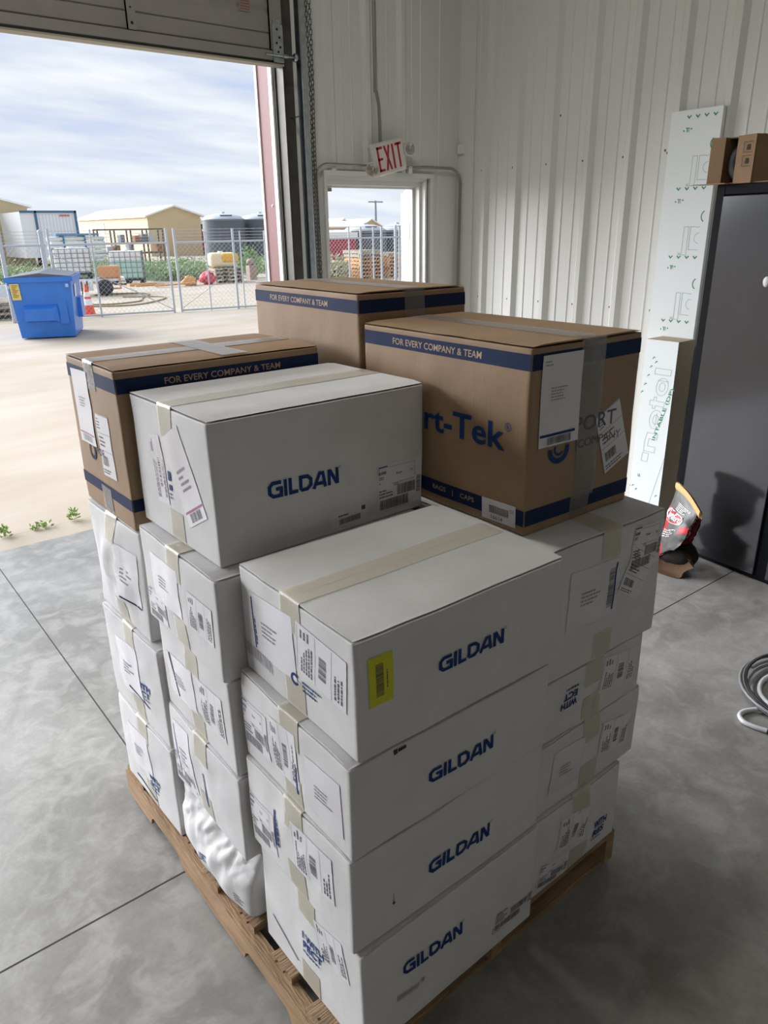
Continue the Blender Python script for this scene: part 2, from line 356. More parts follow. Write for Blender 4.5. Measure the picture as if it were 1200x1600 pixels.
for xc, w in ((1.788, 0.050), (0.13, 0.050), (-1.53, 0.05), (2.665, 0.085)):
    mb = MB(); mb.box((xc-w/2, 4.372, 2.80), (xc+w/2, 4.384, 4.40)); mb.box((xc-w/2, 4.372, 2.80), (xc-w/2+0.004, 4.40, 4.40)); s = odp(mb, 'stile', M_od)
    mb = MB()
    for z in (2.83, 2.90, 2.955): mb.lathe([(0, 0.0), (0.005 if z > 2.84 else 0.008, 0.0012)], c=(xc, 4.3715, z), n=10, M=Matrix.Rotation(math.pi/2, 4, 'X'))
    odp(mb, 'bolt_hole', mat('hole_dark', '#141414', 0.8), s)
mb = MB(); mb.box((2.635, 4.362, 2.735), (2.705, 4.371, 2.93)); mb.box((2.640, 4.362, 2.93), (2.690, 4.371, 2.955))
br = odp(mb, 'roller_bracket', M_galv)
mb = MB()
for (x, z) in ((2.665, 2.905), (2.680, 2.865), (2.66, 2.835), (2.683, 2.815), (2.668, 2.79)): mb.lathe([(0, 0), (0.007, 0.001)], c=(x, 4.361, z), n=10, M=Matrix.Rotation(math.pi/2, 4, 'X'))
odp(mb, 'bracket_hole', MATS['hole_dark'], br)
mb = MB(); mb.tube([(2.57, 4.345, 2.768), (2.80, 4.345, 2.768)], 0.006, 10); mb.tube([(2.69, 4.345, 2.768), (2.72, 4.345, 2.768)], 0.011, 10)
mb.lathe([(0, -0.009), (0.022, -0.009), (0.024, 0), (0.022, 0.009), (0, 0.009)], c=(2.775, 4.345, 2.768), n=16, M=Matrix.Rotation(math.pi/2, 4, 'Y'))
odp(mb, 'roller', M_galv)
lab = MB(); lab.box((2.44, 4.3835, 2.975), (2.51, 4.3855, 3.13)); lb = odp(lab, 'warning_label', mat('label_grey', '#8d8680', 0.5))
lb['label'] = 'small grey warning label with red print'
lab = MB()
random.seed(4)
for r_ in range(11):
    z = 2.982+r_*0.0135; x = 2.446
    while x < 2.50:
        w = random.uniform(0.005, 0.013); lab.box((x, 4.3828, z), (min(x+w, 2.506), 4.3835, z+0.007)); x += w+0.003
odp(lab, 'label_print', mat('label_red', '#8c4a44', 0.5), lb)
# vertical track
tr = thing('door_track', 'galvanised vertical roller track beside the wide door opening', 'track', (2.815, 4.36, 0))
mb = MB(); C = [(2.800, 4.322), (2.800, 4.318), (2.832, 4.318), (2.838, 4.324), (2.838, 4.372), (2.832, 4.378), (2.800, 4.378), (2.800, 4.374)]
for (a, b_) in zip(C, C[1:]): mb.poly([(a[0], a[1], 0.02), (a[0], a[1], 4.2), (b_[0], b_[1], 4.2), (b_[0], b_[1], 0.02)])
mb.box((2.838, 4.325, 0.0), (2.841, 4.371, 4.2)); adopt(mb.build('rail', M_galv), tr)
for z in (0.5, 1.4, 2.46, 3.3):
    mb = MB(); mb.box((2.800, 4.378, z), (2.835, 4.50, z+0.004)); mb.box((2.800, 4.49, z), (2.835, 4.4975, z+0.05)); adopt(mb.build('track_bracket', M_galv), tr)
# hoist chain: two strands of links
hc = thing('hoist_chain', 'steel hand chain hanging in two strands beside the wide door', 'chain', (2.895, 4.37, 0.95))
def link(c, rot, h, r):
    pts = []
    for k in range(12):
        a = 2*math.pi*k/12; px = math.cos(a)*0.0085; pz = math.sin(a)*0.0085+(h/2-0.0085)*(1 if math.sin(a) > 0 else -1)
        pts.append(Vector((px*math.cos(rot), px*math.sin(rot), pz))+Vector(c))
    mb.tube(pts, r, 5, closed=True)
for s_, (x0, y0) in enumerate(((2.885, 4.34), (2.905, 4.40))):
    z = 4.0; k = 0; mb = MB()
    while z > 0.95: link((x0+0.004*math.sin(z*5+s_), y0, z), 0.5+(math.pi/2 if k % 2 else 0)+0.3*math.sin(z*2.3+s_), 0.034, 0.0026); z -= 0.0265; k += 1
    adopt(mb.build('chain_strand', mat('chain_steel', '#6d6a66', 0.4, 0.8)), hc)

# ------------------------------------------------------------------ conduits, exit sign, sensor
M_cond = mat('conduit_steel', '#9fa09a', 0.35, 0.7); 
def arc(c, r, a0, a1, n=8): return [(c[0]+r*math.cos(math.radians(a0+(a1-a0)*k/n)), c[1], c[2]+r*math.sin(math.radians(a0+(a1-a0)*k/n))) for k in range(n+1)]
mb = MB(); mb.tube([(3.425, 4.462, 2.205), (3.10, 4.462, 2.205)]+arc((3.055, 4.462, 2.115), 0.09, 90, 180)+[(2.965, 4.462, 1.9), (2.965, 4.462, 0.3)], 0.0095, 8)
cA = tag(mb.build('conduit', M_cond), 'thin metal conduit bending down left of the small door', 'conduit')
mb = MB(); mb.box((2.948, 4.455, 1.45), (2.982, 4.50, 1.47)); mb.build('strap', M_cond, cA)
mb = MB(); mb.tube([(3.66, 4.462, 2.205), (3.78, 4.462, 2.203), (3.90, 4.462, 2.213), (4.10, 4.462, 2.213), (4.17, 4.462, 2.213)]+arc((4.17, 4.462, 2.108), 0.105, 90, 0)[1:]+[(4.272, 4.462, 1.8), (4.262, 4.462, 0.3)], 0.0105, 8)
cB = tag(mb.build('conduit', M_cond), 'thin metal conduit bending down in the corner right of the small door', 'conduit')
mb = MB(); mb.box((3.76, 4.452, 2.165), (3.792, 4.474, 2.214), bev=0.003); mb.build('strap', M_trim, cB)
mb = MB(); mb.tube([(3.47, 4.462, 4.9), (3.47, 4.462, 2.72)]+[(3.47+0.03*k/4, 4.462, 2.66-0.06*k/4+0.02*math.sin(k)) for k in range(5)]+[(3.505, 4.462, 2.45), (3.507, 4.462, 2.33)], 0.0105, 8)
tag(mb.build('conduit', M_cond), 'vertical metal conduit running from above down to the exit sign', 'conduit')
# exit sign, hanging crooked
SR = Matrix.Translation((3.545, 4.45, 2.262)) @ Matrix.Rotation(math.radians(-13), 4, 'Y')
ex = thing('exit_sign', 'white exit sign with red letters hanging crooked above the small door', 'exit sign'); ex.location = SR.translation; ex.rotation_euler = SR.to_euler()
M_sign = mat('sign_white_plastic', '#d8d2ca', 0.4)
mb = MB(); mb.box((-0.152, -0.052, -0.105), (0.142, -0.008, 0.105), bev=0.02); mb.build('housing', M_sign, ex)
mb = MB(); mb.box((-0.135, -0.008, -0.09), (0.125, 0.022, 0.09), bev=0.008); mb.build('back_plate', M_sign, ex)
mb = MB()
def L3(x0, x1, z0, z1): mb.box((x0, -0.0535, z0), (x1, -0.0515, z1))
w_ = 0.0155; x = -0.112; h0, h1 = -0.078, 0.078
L3(x, x+w_, h0, h1); L3(x, x+0.050, h1-w_, h1); L3(x, x+0.044, -w_/2, w_/2); L3(x, x+0.050, h0, h0+w_)
mb.poly([(-0.052, -0.0535, h0), (-0.035, -0.0535, h0), (0.006, -0.0535, h1), (-0.011, -0.0535, h1)]); mb.poly([(-0.011, -0.0537, h0), (0.006, -0.0537, h0), (-0.035, -0.0537, h1), (-0.052, -0.0537, h1)])
L3(0.021, 0.021+w_, h0, h1); L3(0.052, 0.108, h1-w_, h1); L3(0.0725, 0.0725+w_, h0, h1)
mb.build('exit_lettering', mat('exit_red', '#b3202e', 0.4), ex)
for (lx, lz, tz) in ((-0.172, -0.045, -0.55), (0.172, 0.02, 0.0)):
    M1 = Matrix.Translation((lx, -0.045, lz)) @ Matrix.Rotation(tz, 4, 'Z') @ Matrix.Rotation(math.pi/2, 4, 'X')
    mb = MB(); mb.lathe([(0, -0.035), (0.028, -0.034), (0.040, -0.018), (0.046, 0.012), (0.047, 0.022), (0.042, 0.023)], n=24, M=M1)
    mb.box((lx-0.015 if lx > 0 else lx, -0.035, lz-0.015), (lx+0.015 if lx < 0 else lx, -0.01, lz+0.015))
    h = mb.build('lamp_head', M_sign, ex)
    mb = MB(); mb.lathe([(0.0, 0.010), (0.02, 0.014), (0.042, 0.0235)], n=24, M=M1); mb.lathe([(0.012, 0.016), (0.014, 0.020), (0.016, 0.016)], n=16, M=M1); mb.build('lamp_lens', mat('lens', '#b9b4ab', 0.15, 0.4), h)
mb = MB(); mb.box((4.262, 4.435, 2.315), (4.298, 4.485, 2.378), bev=0.004)
se = tag(mb.build('door_sensor', mat('sensor_white', '#e2e2dc', 0.4)), 'small white sensor box high in the corner of the walls', 'sensor')
# ------------------------------------------------------------------ cardboard
def cardboard(name, col, ink=None, rough=0.62, kraft=False):
    m = bpy.data.materials.new(name); m.use_nodes = True; t = m.node_tree; b = t.nodes['Principled BSDF']; L = t.links.new
    tcn = t.nodes.new('ShaderNodeTexCoord')
    n = t.nodes.new('ShaderNodeTexNoise'); n.inputs['Scale'].default_value = 9; n.inputs['Detail'].default_value = 6; L(tcn.outputs['Object'], n.inputs['Vector'])
    r = t.nodes.new('ShaderNodeMapRange'); r.inputs[1].default_value = 0.35; r.inputs[2].default_value = 0.7; r.inputs[3].default_value = 0.93; r.inputs[4].default_value = 1.02; L(n.outputs['Fac'], r.inputs[0])
    mp_ = t.nodes.new('ShaderNodeMapping'); mp_.inputs['Scale'].default_value = (90, 90, 2.2); L(tcn.outputs['Object'], mp_.inputs[0])
    n2 = t.nodes.new('ShaderNodeTexNoise'); n2.inputs['Scale'].default_value = 2.2; n2.inputs['Detail'].default_value = 2; L(mp_.outputs[0], n2.inputs['Vector'])
    mx_ = t.nodes.new('ShaderNodeMixRGB'); mx_.blend_type = 'MULTIPLY'; mx_.inputs[0].default_value = 1; mx_.inputs[1].default_value = (*col, 1); L(r.outputs[0], mx_.inputs[2])
    L(mx_.outputs[0], b.inputs['Base Color']); b.inputs['Roughness'].default_value = rough; b.inputs['Specular IOR Level'].default_value = 0.35
    bp = t.nodes.new('ShaderNodeBump'); bp.inputs['Strength'].default_value = 0.22 if kraft else 0.14; bp.inputs['Distance'].default_value = 0.002; L(n2.outputs['Fac'], bp.inputs['Height'])
    n3 = t.nodes.new('ShaderNodeTexNoise'); n3.inputs['Scale'].default_value = 14; n3.inputs['Detail'].default_value = 3; L(tcn.outputs['Object'], n3.inputs['Vector'])
    bp2 = t.nodes.new('ShaderNodeBump'); bp2.inputs['Strength'].default_value = 0.16; bp2.inputs['Distance'].default_value = 0.012; L(n3.outputs['Fac'], bp2.inputs['Height']); L(bp.outputs[0], bp2.inputs['Normal'])
    L(bp2.outputs[0], b.inputs['Normal']); return m
M_cw = cardboard('white_cardboard', (0.665, 0.66, 0.655)); M_ck = cardboard('kraft_cardboard', (0.330, 0.215, 0.125), kraft=True)
M_edge = mat('cardboard_edge', '#8b7a63', 0.8)
M_gildan = mat('ink_blue', (0.006, 0.040, 0.165), 0.6, spec=0.2); M_navy = mat('ink_navy', (0.010, 0.024, 0.075), 0.65, spec=0.15); M_kraftink = mat('band_lettering', (0.40, 0.27, 0.17), 0.6)
M_black = mat('ink_black', (0.07, 0.07, 0.085), 0.5); M_faint = mat('ink_grey', (0.30, 0.29, 0.31), 0.5); M_pink = mat('ink_magenta', (0.35, 0.12, 0.25), 0.5)
M_lab = mat('label_paper', (0.70, 0.69, 0.71), 0.42); M_pouch = mat('pouch_plastic', (0.68, 0.665, 0.695), 0.22); M_yel = mat('label_yellow', (0.62, 0.60, 0.02), 0.5)
def tape_mat(name, fac, col, rough, tint=(1, 1, 1), ior=1.4):
    m = bpy.data.materials.new(name); m.use_nodes = True; t = m.node_tree; t.nodes.remove(t.nodes['Principled BSDF']); L = t.links.new
    o_ = t.nodes['Material Output']; tr_ = t.nodes.new('ShaderNodeBsdfTransparent'); tr_.inputs[0].default_value = (*tint, 1); df = t.nodes.new('ShaderNodeBsdfDiffuse'); df.inputs[0].default_value = (*col, 1)
    m1 = t.nodes.new('ShaderNodeMixShader'); m1.inputs[0].default_value = fac; L(tr_.outputs[0], m1.inputs[1]); L(df.outputs[0], m1.inputs[2])
    gl = t.nodes.new('ShaderNodeBsdfGlossy'); gl.inputs['Roughness'].default_value = rough
    fr = t.nodes.new('ShaderNodeFresnel'); fr.inputs[0].default_value = ior
    tcn = t.nodes.new('ShaderNodeTexCoord'); n = t.nodes.new('ShaderNodeTexNoise'); n.inputs['Scale'].default_value = 55; n.inputs['Detail'].default_value = 3; n.inputs['Distortion'].default_value = 1.0; L(tcn.outputs['Object'], n.inputs['Vector'])
    bp = t.nodes.new('ShaderNodeBump'); bp.inputs['Strength'].default_value = 0.5; bp.inputs['Distance'].default_value = 0.003; L(n.outputs['Fac'], bp.inputs['Height'])
    L(bp.outputs[0], gl.inputs['Normal']); L(bp.outputs[0], fr.inputs['Normal'])
    m2 = t.nodes.new('ShaderNodeMixShader'); L(fr.outputs[0], m2.inputs[0]); L(m1.outputs[0], m2.inputs[1]); L(gl.outputs[0], m2.inputs[2]); L(m2.outputs[0], o_.inputs[0]); return m
M_tape = tape_mat('clear_tape', 0.5, (0.88, 0.82, 0.66), 0.32, ior=1.5); M_tapek = tape_mat('clear_tape_on_kraft', 0.13, (0.72, 0.68, 0.64), 0.33, ior=1.7)

def sstep(x): x = max(0.0, min(1.0, x)); return x*x*(3-2*x)
class Box:
    def __init__(s, key, x, y, yaw, L, Wd, z0, z1, label, kraft=False, axis='x', seed=0, bulge=0.004, crush=0.0, wob=0.0035, group=None, name='cardboard_box'):
        s.L, s.W, s.h = L, Wd, z1-z0-0.0012; s.seed = seed; s.bulge = bulge; s.crush = crush; s.wob = wob; s.kraft = kraft; s.axis = axis; s.r = 0.006
        s.o = s.body(name, kraft); s.o.location = (x, y, z0+0.0006); s.o.rotation_euler = (0, 0, yaw)
        tag(s.o, label, 'box', group or ('kraft cardboard boxes on the pallet' if kraft else 'white cardboard boxes on the pallet'))
        s.flaps(); s.tapes()
    def D(s, p):
        x, y, z = p; L, Wd, h = s.L, s.W, s.h; q = Vector((x, y, z))
        sd = Vector((s.seed*7.3, s.seed*3.1, s.seed*1.7)); n = noise.noise_vector(q*4.5+sd); n2 = noise.noise_vector(q*17+sd*2)
        dx, dy, dz = n.x*s.wob, n.y*s.wob, 0.0
        fy = math.sin(math.pi*max(0, min(1, y/Wd))); fx = math.sin(math.pi*max(0, min(1, x/L))); fz = math.sin(math.pi*max(0, min(1, z/h)))
        b = s.bulge
        wl = 1-sstep(x/0.05); wr_ = 1-sstep((L-x)/0.05); wf = 1-sstep(y/0.05); wb = 1-sstep((Wd-y)/0.05)
        dx += -wl*fy*fz*b*(1+n2.x)+wr_*fy*fz*b; dy += -wf*fx*fz*b*(1+n2.y)+wb*fx*fz*b
        te = sstep((z-h+0.03)/0.025); n3 = noise.noise_vector(Vector((x*9, y*9, s.seed*3.3)))+0.4*noise.noise_vector(Vector((x*31, y*31, s.seed)))
        dy += wf*te*n3.x*0.0032; dx += wl*te*n3.y*0.0032
        dx += wl*n2.z*0.0009; dy += wf*n2.z*0.0009
        if s.crush:
            t_ = z/h; k = sstep((t_-0.52)/0.45)*wl*(0.35+0.65*sstep(1.15-y/Wd*0.9))
            cr_ = 1-abs(noise.noise(Vector((y*26+t_*5, t_*4, s.seed))))*2
            dx += k*s.crush+wl*sstep((t_-0.50)/0.15)*0.0085*(cr_-0.4)+wl*sstep((t_-0.4)/0.2)*0.004*noise.noise(Vector((y*70, t_*9, s.seed)))
            dx += -wl*0.012*math.sin(math.pi*min(1, max(0, t_/0.62)))*fy
            dx += wl*0.02*(1-sstep(t_/0.16)); dy += wf*0.02*(1-sstep(t_/0.16))
        return Vector((dx, dy, dz))
    def P(s, x, y, z): return Vector((x, y, z))+s.D((x, y, z))
    def body(s, name, kraft):
        L, Wd, h = s.L, s.W, s.h-0.0078; r = s.r if not s.crush else 0.016
        def sm(T, step):
            a = [0, r*0.35, r, r*2.2]; m_ = [r*2.2+(T-4.4*r)*k/max(1, int(T/step)) for k in range(1, max(1, int(T/step)))]; return a+m_+[T-c for c in reversed(a)]
        st_ = 0.022 if not s.crush else 0.010
        X, Y, Z = sm(L, st_), sm(Wd, st_), sm(h, st_); HH = (L, Wd, h); S = (X, Y, Z); vs = {}; out = []; fs = []
        def vid(p):
            k = tuple(round(c, 5) for c in p)
            if k not in vs:
                q = [max(r, min(HH[i]-r, p[i])) for i in range(3)]; q[2] = max(r*0.5, min(h-r*0.5, p[2])); d = Vector(p)-Vector(q)
                if d.length > 1e-9: d = d.normalized()*min(r, d.length)
                v = Vector(q)+d; vs[k] = len(out); out.append(v+s.D(v))
            return vs[k]
        for (A, B_, ax) in ((X, Y, 2), (Y, Z, 0), (Z, X, 1)):
            for sgn in (0, 1):
                for i in range(len(A)-1):
                    for j in range(len(B_)-1):
                        c = []
                        for (a, b) in ((A[i], B_[j]), (A[i+1], B_[j]), (A[i+1], B_[j+1]), (A[i], B_[j+1])):
                            p = [0, 0, 0]; p[ax] = sgn*HH[ax]; p[(ax+1) % 3] = a; p[(ax+2) % 3] = b; c.append(vid(p))
                        fs.append(tuple(c) if sgn else tuple(reversed(c)))
        mb = MB(); mb.raw(out, fs, 0, True); return mb.build(name, M_ck if kraft else M_cw)
    def flaps(s):
        z0, z1 = s.h-0.0036, s.h
        for k in (0, 1):
            mb = MB()
            if s.axis == 'x': a = (0.0015, 0.003 if k == 0 else s.W/2+0.0012); b = (s.L-0.0015, s.W/2-0.0012 if k == 0 else s.W-0.003)
            else: a = (0.003 if k == 0 else s.L/2+0.0012, 0.0015); b = (s.L/2-0.0012 if k == 0 else s.L-0.003, s.W-0.0015)
            nu, nv = max(4, int((b[0]-a[0])/0.03)), max(4, int((b[1]-a[1])/0.03))
            def pt(u, v, z, drop=0.0):
                x = a[0]+(b[0]-a[0])*u; y = a[1]+(b[1]-a[1])*v; d = s.D((x, y, s.h)); return Vector((x+d.x, y+d.y, z))
            lift = lambda x, y: 0.0009*noise.noise(Vector((x*9, y*9, s.seed+k)))
            # the folded long edge rolls over the side
            def topz(u, v):
                w = v if s.axis == 'x' else u; e_ = (w if k == 0 else 1-w); T = (b[1]-a[1]) if s.axis == 'x' else (b[0]-a[0]); e_ *= T
                x_ = a[0]+(b[0]-a[0])*u; y_ = a[1]+(b[1]-a[1])*v; return z1-(0.0035+0.003*max(0, noise.noise(Vector((x_*8, y_*8, s.seed)))))*(1-sstep(e_/0.016))
            mb.grid(lambda u, v: (lambda q: Vector((q.x, q.y, q.z+lift(q.x, q.y)-0.0006)))(pt(u, v, topz(u, v))), nu, nv, smooth=True)
            mb.grid(lambda u, v: pt(v, u, z0), nv, nu)
            for (e0, e1, n) in (((0, 0), (1, 0), nu), ((1, 0), (1, 1), nv), ((1, 1), (0, 1), nu), ((0, 1), (0, 0), nv)):
                for i in range(n):
                    p, q = [(e0[0]+(e1[0]-e0[0])*t, e0[1]+(e1[1]-e0[1])*t) for t in (i/n, (i+1)/n)]
                    A, B_ = pt(*p, z0), pt(*q, z0); C_, D_ = pt(*q, topz(*q)), pt(*p, topz(*p))
                    for w in (C_, D_): w.z += lift(w.x, w.y)-0.0006
                    mb.poly([A, B_, C_, D_], 0)
            mb.build('flap', M_ck if s.kraft else M_cw, s.o)
    def strip(s, pts2, across, width, mat_, name='tape', off=0.0011):
        """tape along a path of 3-D points; across = unit vector over its width"""
        mb = MB(); nw = 3
        P_ = []
        for i, (p, n) in enumerate(pts2):
            for j in range(nw+1):
                q = Vector(p)+Vector(across)*(width*(j/nw-0.5))
                P_.append(q+s.D((q.x, q.y, q.z))+Vector(n)*off)
        fs = [(i*(nw+1)+j, i*(nw+1)+j+1, (i+1)*(nw+1)+j+1, (i+1)*(nw+1)+j) for i in range(len(pts2)-1) for j in range(nw)]
        a_, b_, c_ = P_[0], P_[1], P_[nw+1]
        if (b_-a_).cross(c_-a_).dot(Vector(pts2[0][1])) < 0: fs = [tuple(reversed(f)) for f in fs]
        mb.raw(P_, fs, 0, True); return mb.build(name, mat_, s.o)
    def tapes(s, drop=0.075):
        m_ = M_tapek if s.kraft else M_tape; d = drop; w = 0.072
        if s.axis == 'x': f = lambda a, z: (a, s.W/2, z); T = s.L; ac = (0, 1, 0); ax = Vector((1, 0, 0))
        else: f = lambda a, z: (s.L/2, a, z); T = s.W; ac = (1, 0, 0); ax = Vector((0, 1, 0))
        up = Vector((0, 0, 1)); path = ([] if s.crush else [(f(0, s.h-d+d*k/4), -ax) for k in range(4)])+[(f(0, s.h-0.008), -ax), (f(0, s.h-0.002), (up-ax).normalized())]
        n = int(T/0.03); path += [(f(0.004+(T-0.008)*k/n, s.h), up) for k in range(n+1)]
        path += [(f(T, s.h-0.002), (up+ax).normalized()), (f(T, s.h-0.008), ax)]+[(f(T, s.h-d*k/4), ax) for k in range(1, 5)]
        s.strip(path, ac, w, m_)
        path = [(f(0, 0.004+0.07*k/3), -ax) for k in range(4)]; s.crush or s.strip(path, ac, w, m_)
    # ---- things printed on or stuck to a face; (a, b) metres: a from the face's left edge, b up
    def fr(s, face):
        return dict(L=(Vector((0, s.W, 0)), Vector((0, -1, 0)), Vector((0, 0, 1)), Vector((-1, 0, 0))), F=(Vector((0, 0, 0)), Vector((1, 0, 0)), Vector((0, 0, 1)), Vector((0, -1, 0))),
                    T=(Vector((0, 0, s.h)), Vector((1, 0, 0)), Vector((0, 1, 0)), Vector((0, 0, 1))))[face]
    def at(s, face, a, b, off):
        O, A, B_, n = s.fr(face); p = O+A*a+B_*b; return p+s.D((p.x, p.y, p.z))+n*off
    def sheet(s, name, face, c, w, h, rot, m_, off=0.0012, par=None, rad=0.0):
        cr, sr = math.cos(math.radians(rot)), math.sin(math.radians(rot)); mb = MB(); nu, nv = max(2, int(w/0.02)), max(2, int(h/0.02))
        mb.grid(lambda u, v: s.at(face, c[0]+(u-0.5)*w*cr-(v-0.5)*h*sr, c[1]+(u-0.5)*w*sr+(v-0.5)*h*cr, off), nu, nv)
        return mb.build(name, m_, par or s.o)
    def prt(s, name, face, c, w, h, rot, elems, mats, par=None, off=0.0018):
        """elems: list of (material index, kind, data) in label units (0..1, 0..1)"""
        cr, sr = math.cos(math.radians(rot)), math.sin(math.radians(rot)); mb = MB()
        def T(u, v): return s.at(face, c[0]+(u-0.5)*w*cr-(v-0.5)*h*sr, c[1]+(u-0.5)*w*sr+(v-0.5)*h*cr, off)
        for (mi, kind, d) in elems:
            if kind == 'r':
                x0, y0, x1, y1 = d; n = max(1, int((x1-x0)*w/0.025)); k = max(1, int((y1-y0)*h/0.025))
                for i in range(n):
                    for j in range(k):
                        a, b, e_, f_ = x0+(x1-x0)*i/n, x0+(x1-x0)*(i+1)/n, y0+(y1-y0)*j/k, y0+(y1-y0)*(j+1)/k
                        mb.poly([T(a, e_), T(b, e_), T(b, f_), T(a, f_)], mi)
            elif kind == 'q': mb.poly([T(*p) for p in d], mi)
            elif kind == 't':
                txt, x0, y0, x1, y1, bold = d; vs, fs, _ = text2d(txt, bold)
                mb.raw([T((x0+x1)/2+vx*(x1-x0), (y0+y1)/2+vy*(y1-y0)) for vx, vy in vs], fs, mi)
            elif kind == 'o':
                cx_, cy_, r0, r1, a0, a1 = d; n = 24
                for i in range(n):
                    t0, t1 = [math.radians(a0+(a1-a0)*q/n) for q in (i, i+1)]
                    mb.poly([T(cx_+r*math.cos(t)/w, cy_+r*math.sin(t)/h) for (r, t) in ((r0, t0), (r1, t0), (r1, t1), (r0, t1))], mi)
        return mb.build(name, mats, par or s.o)
def bars(x0, y0, x1, y1, n, seed, vert=True, mi=0):
    R = random.Random(seed); out = []; x = 0.0; ws = []
    while len(ws) < n: ws.append((R.choice((0.5, 0.5, 0.9, 1.4)), R.choice((0.5, 0.8, 1.1))))
    T = sum(a+b for a, b in ws)
    for a, b in ws:
        if vert: out.append((mi, 'r', (x0+(x1-x0)*x/T, y0, x0+(x1-x0)*(x+a)/T, y1)))
        else: out.append((mi, 'r', (x0, y0+(y1-y0)*x/T, x1, y0+(y1-y0)*(x+a)/T)))
        x += a+b
    return out
def greek(x0, y0, x1, y1, rows, seed, fill=0.55, mi=0, vert=False):
    """rows of tiny illegible type"""
    R = random.Random(seed); out = []
    for r in range(rows):
        a, b = (x0, x1) if not vert else (y0, y1); lo, hi = (y0, y1) if not vert else (x0, x1)
        c0 = lo+(hi-lo)*(r+0.22)/rows; c1 = lo+(hi-lo)*(r+0.22+fill*0.8)/rows; p = a; end = a+(b-a)*R.uniform(0.45, 1.0)
        while p < end:
            q = min(end, p+(b-a)*R.uniform(0.05, 0.14)); out.append((mi, 'r', (p, c0, q, c1) if not vert else (c0, p, c1, q))); p = q+(b-a)*R.uniform(0.015, 0.04)
    return out
GIL = []
def _g():
    lets = [('G', [[(0.86, 0.89), (0.32, 0.89), (0.11, 0.70), (0.11, 0.30), (0.32, 0.11), (0.84, 0.11), (0.84, 0.52), (0.50, 0.52)]], 1.02),
            ('I', [[(0.11, 0), (0.11, 1)]], 0.32), ('L', [[(0.11, 1), (0.11, 0.11), (0.62, 0.11)]], 0.70),
            ('D', [[(0.11, 0.11), (0.11, 0.89), (0.55, 0.89), (0.78, 0.68), (0.78, 0.32), (0.55, 0.11), (0.11, 0.11)]], 0.92),
            ('A', [[(0.06, 0), (0.46, 0.89), (0.70, 0.89), (0.86, 0)], [(0.24, 0.28), (0.82, 0.28)]], 1.03), ('N', [[(0.11, 0), (0.11, 0.88), (0.20, 0.88), (0.62, 0.12), (0.71, 0.12), (0.71, 1)]], 0.85)]
    x = 0; Q = []
    for (_, ss, adv) in lets:
        for st_ in ss: Q += [[(p[0]+x, p[1]) for p in q] for q in stroke(st_, 0.215)]
        x += adv
    for q in Q: GIL.append([(px/(x-0.04), py) for px, py in q])
_g()
def gildan(B_, c, w, h, face='F', rot=0):
    el = [(0, 'q', q) for q in GIL]+[(0, 'o', (1.025, 1.02, 0.0022, 0.0030, 0, 360))]
    B_.prt('printed_logo', face, c, w, h, rot, el, [M_gildan])
def ship(B_, face, c, w, h, rot, seed, name='shipping_label', flip=False, vert=False, lab=None):
    """address label: rules, address block, bar code"""
    o = B_.sheet(name, face, c, w, h, rot, M_lab, 0.0014)
    el = [(0, 'r', (0.0, 0.985, 1, 0.992)), (0, 'r', (0.03, 0.70, 0.97, 0.706)), (0, 'r', (0.03, 0.42, 0.97, 0.426))]
    if vert: el = [(0, 'r', (0.03, 0.03, 0.035, 0.97)), (0, 'r', (0.40, 0.03, 0.405, 0.97)), (0, 'r', (0.72, 0.03, 0.725, 0.97))]+greek(0.08, 0.75, 0.30, 0.95, 3, seed, vert=True)+greek(0.10, 0.08, 0.36, 0.68, 5, seed+1, vert=True)+bars(0.47, 0.25, 0.62, 0.68, 16, seed, False)+greek(0.77, 0.1, 0.95, 0.8, 3, seed+2, vert=True)
    else: el += greek(0.06, 0.76, 0.40, 0.95, 4, seed)+greek(0.10, 0.48, 0.62, 0.67, 3, seed+1)+bars(0.10, 0.18, 0.55, 0.34, 18, seed)+greek(0.06, 0.04, 0.8, 0.13, 2, seed+3)
    B_.prt('label_print', face, c, w, h, rot, el, [M_black], o, 0.0020); return o
def pouch(B_, face, c, w, h, rot, seed, bar='r', pink=False):
    """clear packing-list pouch with a coded edge"""
    o = B_.sheet('packing_slip', face, c, w, h, rot, M_pouch, 0.0013); el = greek(0.25, 0.35, 0.75, 0.62, 4, seed, mi=1)
    if bar == 'r': el += [(2, 'r', (0.93, 0.08, 0.965, 0.92))]+bars(0.80, 0.15, 0.92, 0.85, 30, seed, False)
    if bar == 'b': el += [(2, 'r', (0.03, 0.14, 0.97, 0.165))]+bars(0.2, 0.03, 0.8, 0.13, 30, seed)
    if bar == 'l': el += [(2, 'r', (0.04, 0.08, 0.065, 0.92))]+greek(0.07, 0.15, 0.12, 0.85, 1, seed, vert=True, mi=2)
    B_.prt('slip_print', face, c, w, h, rot, el, [M_black, M_faint, M_pink if pink else M_gildan], o, 0.0019); return o
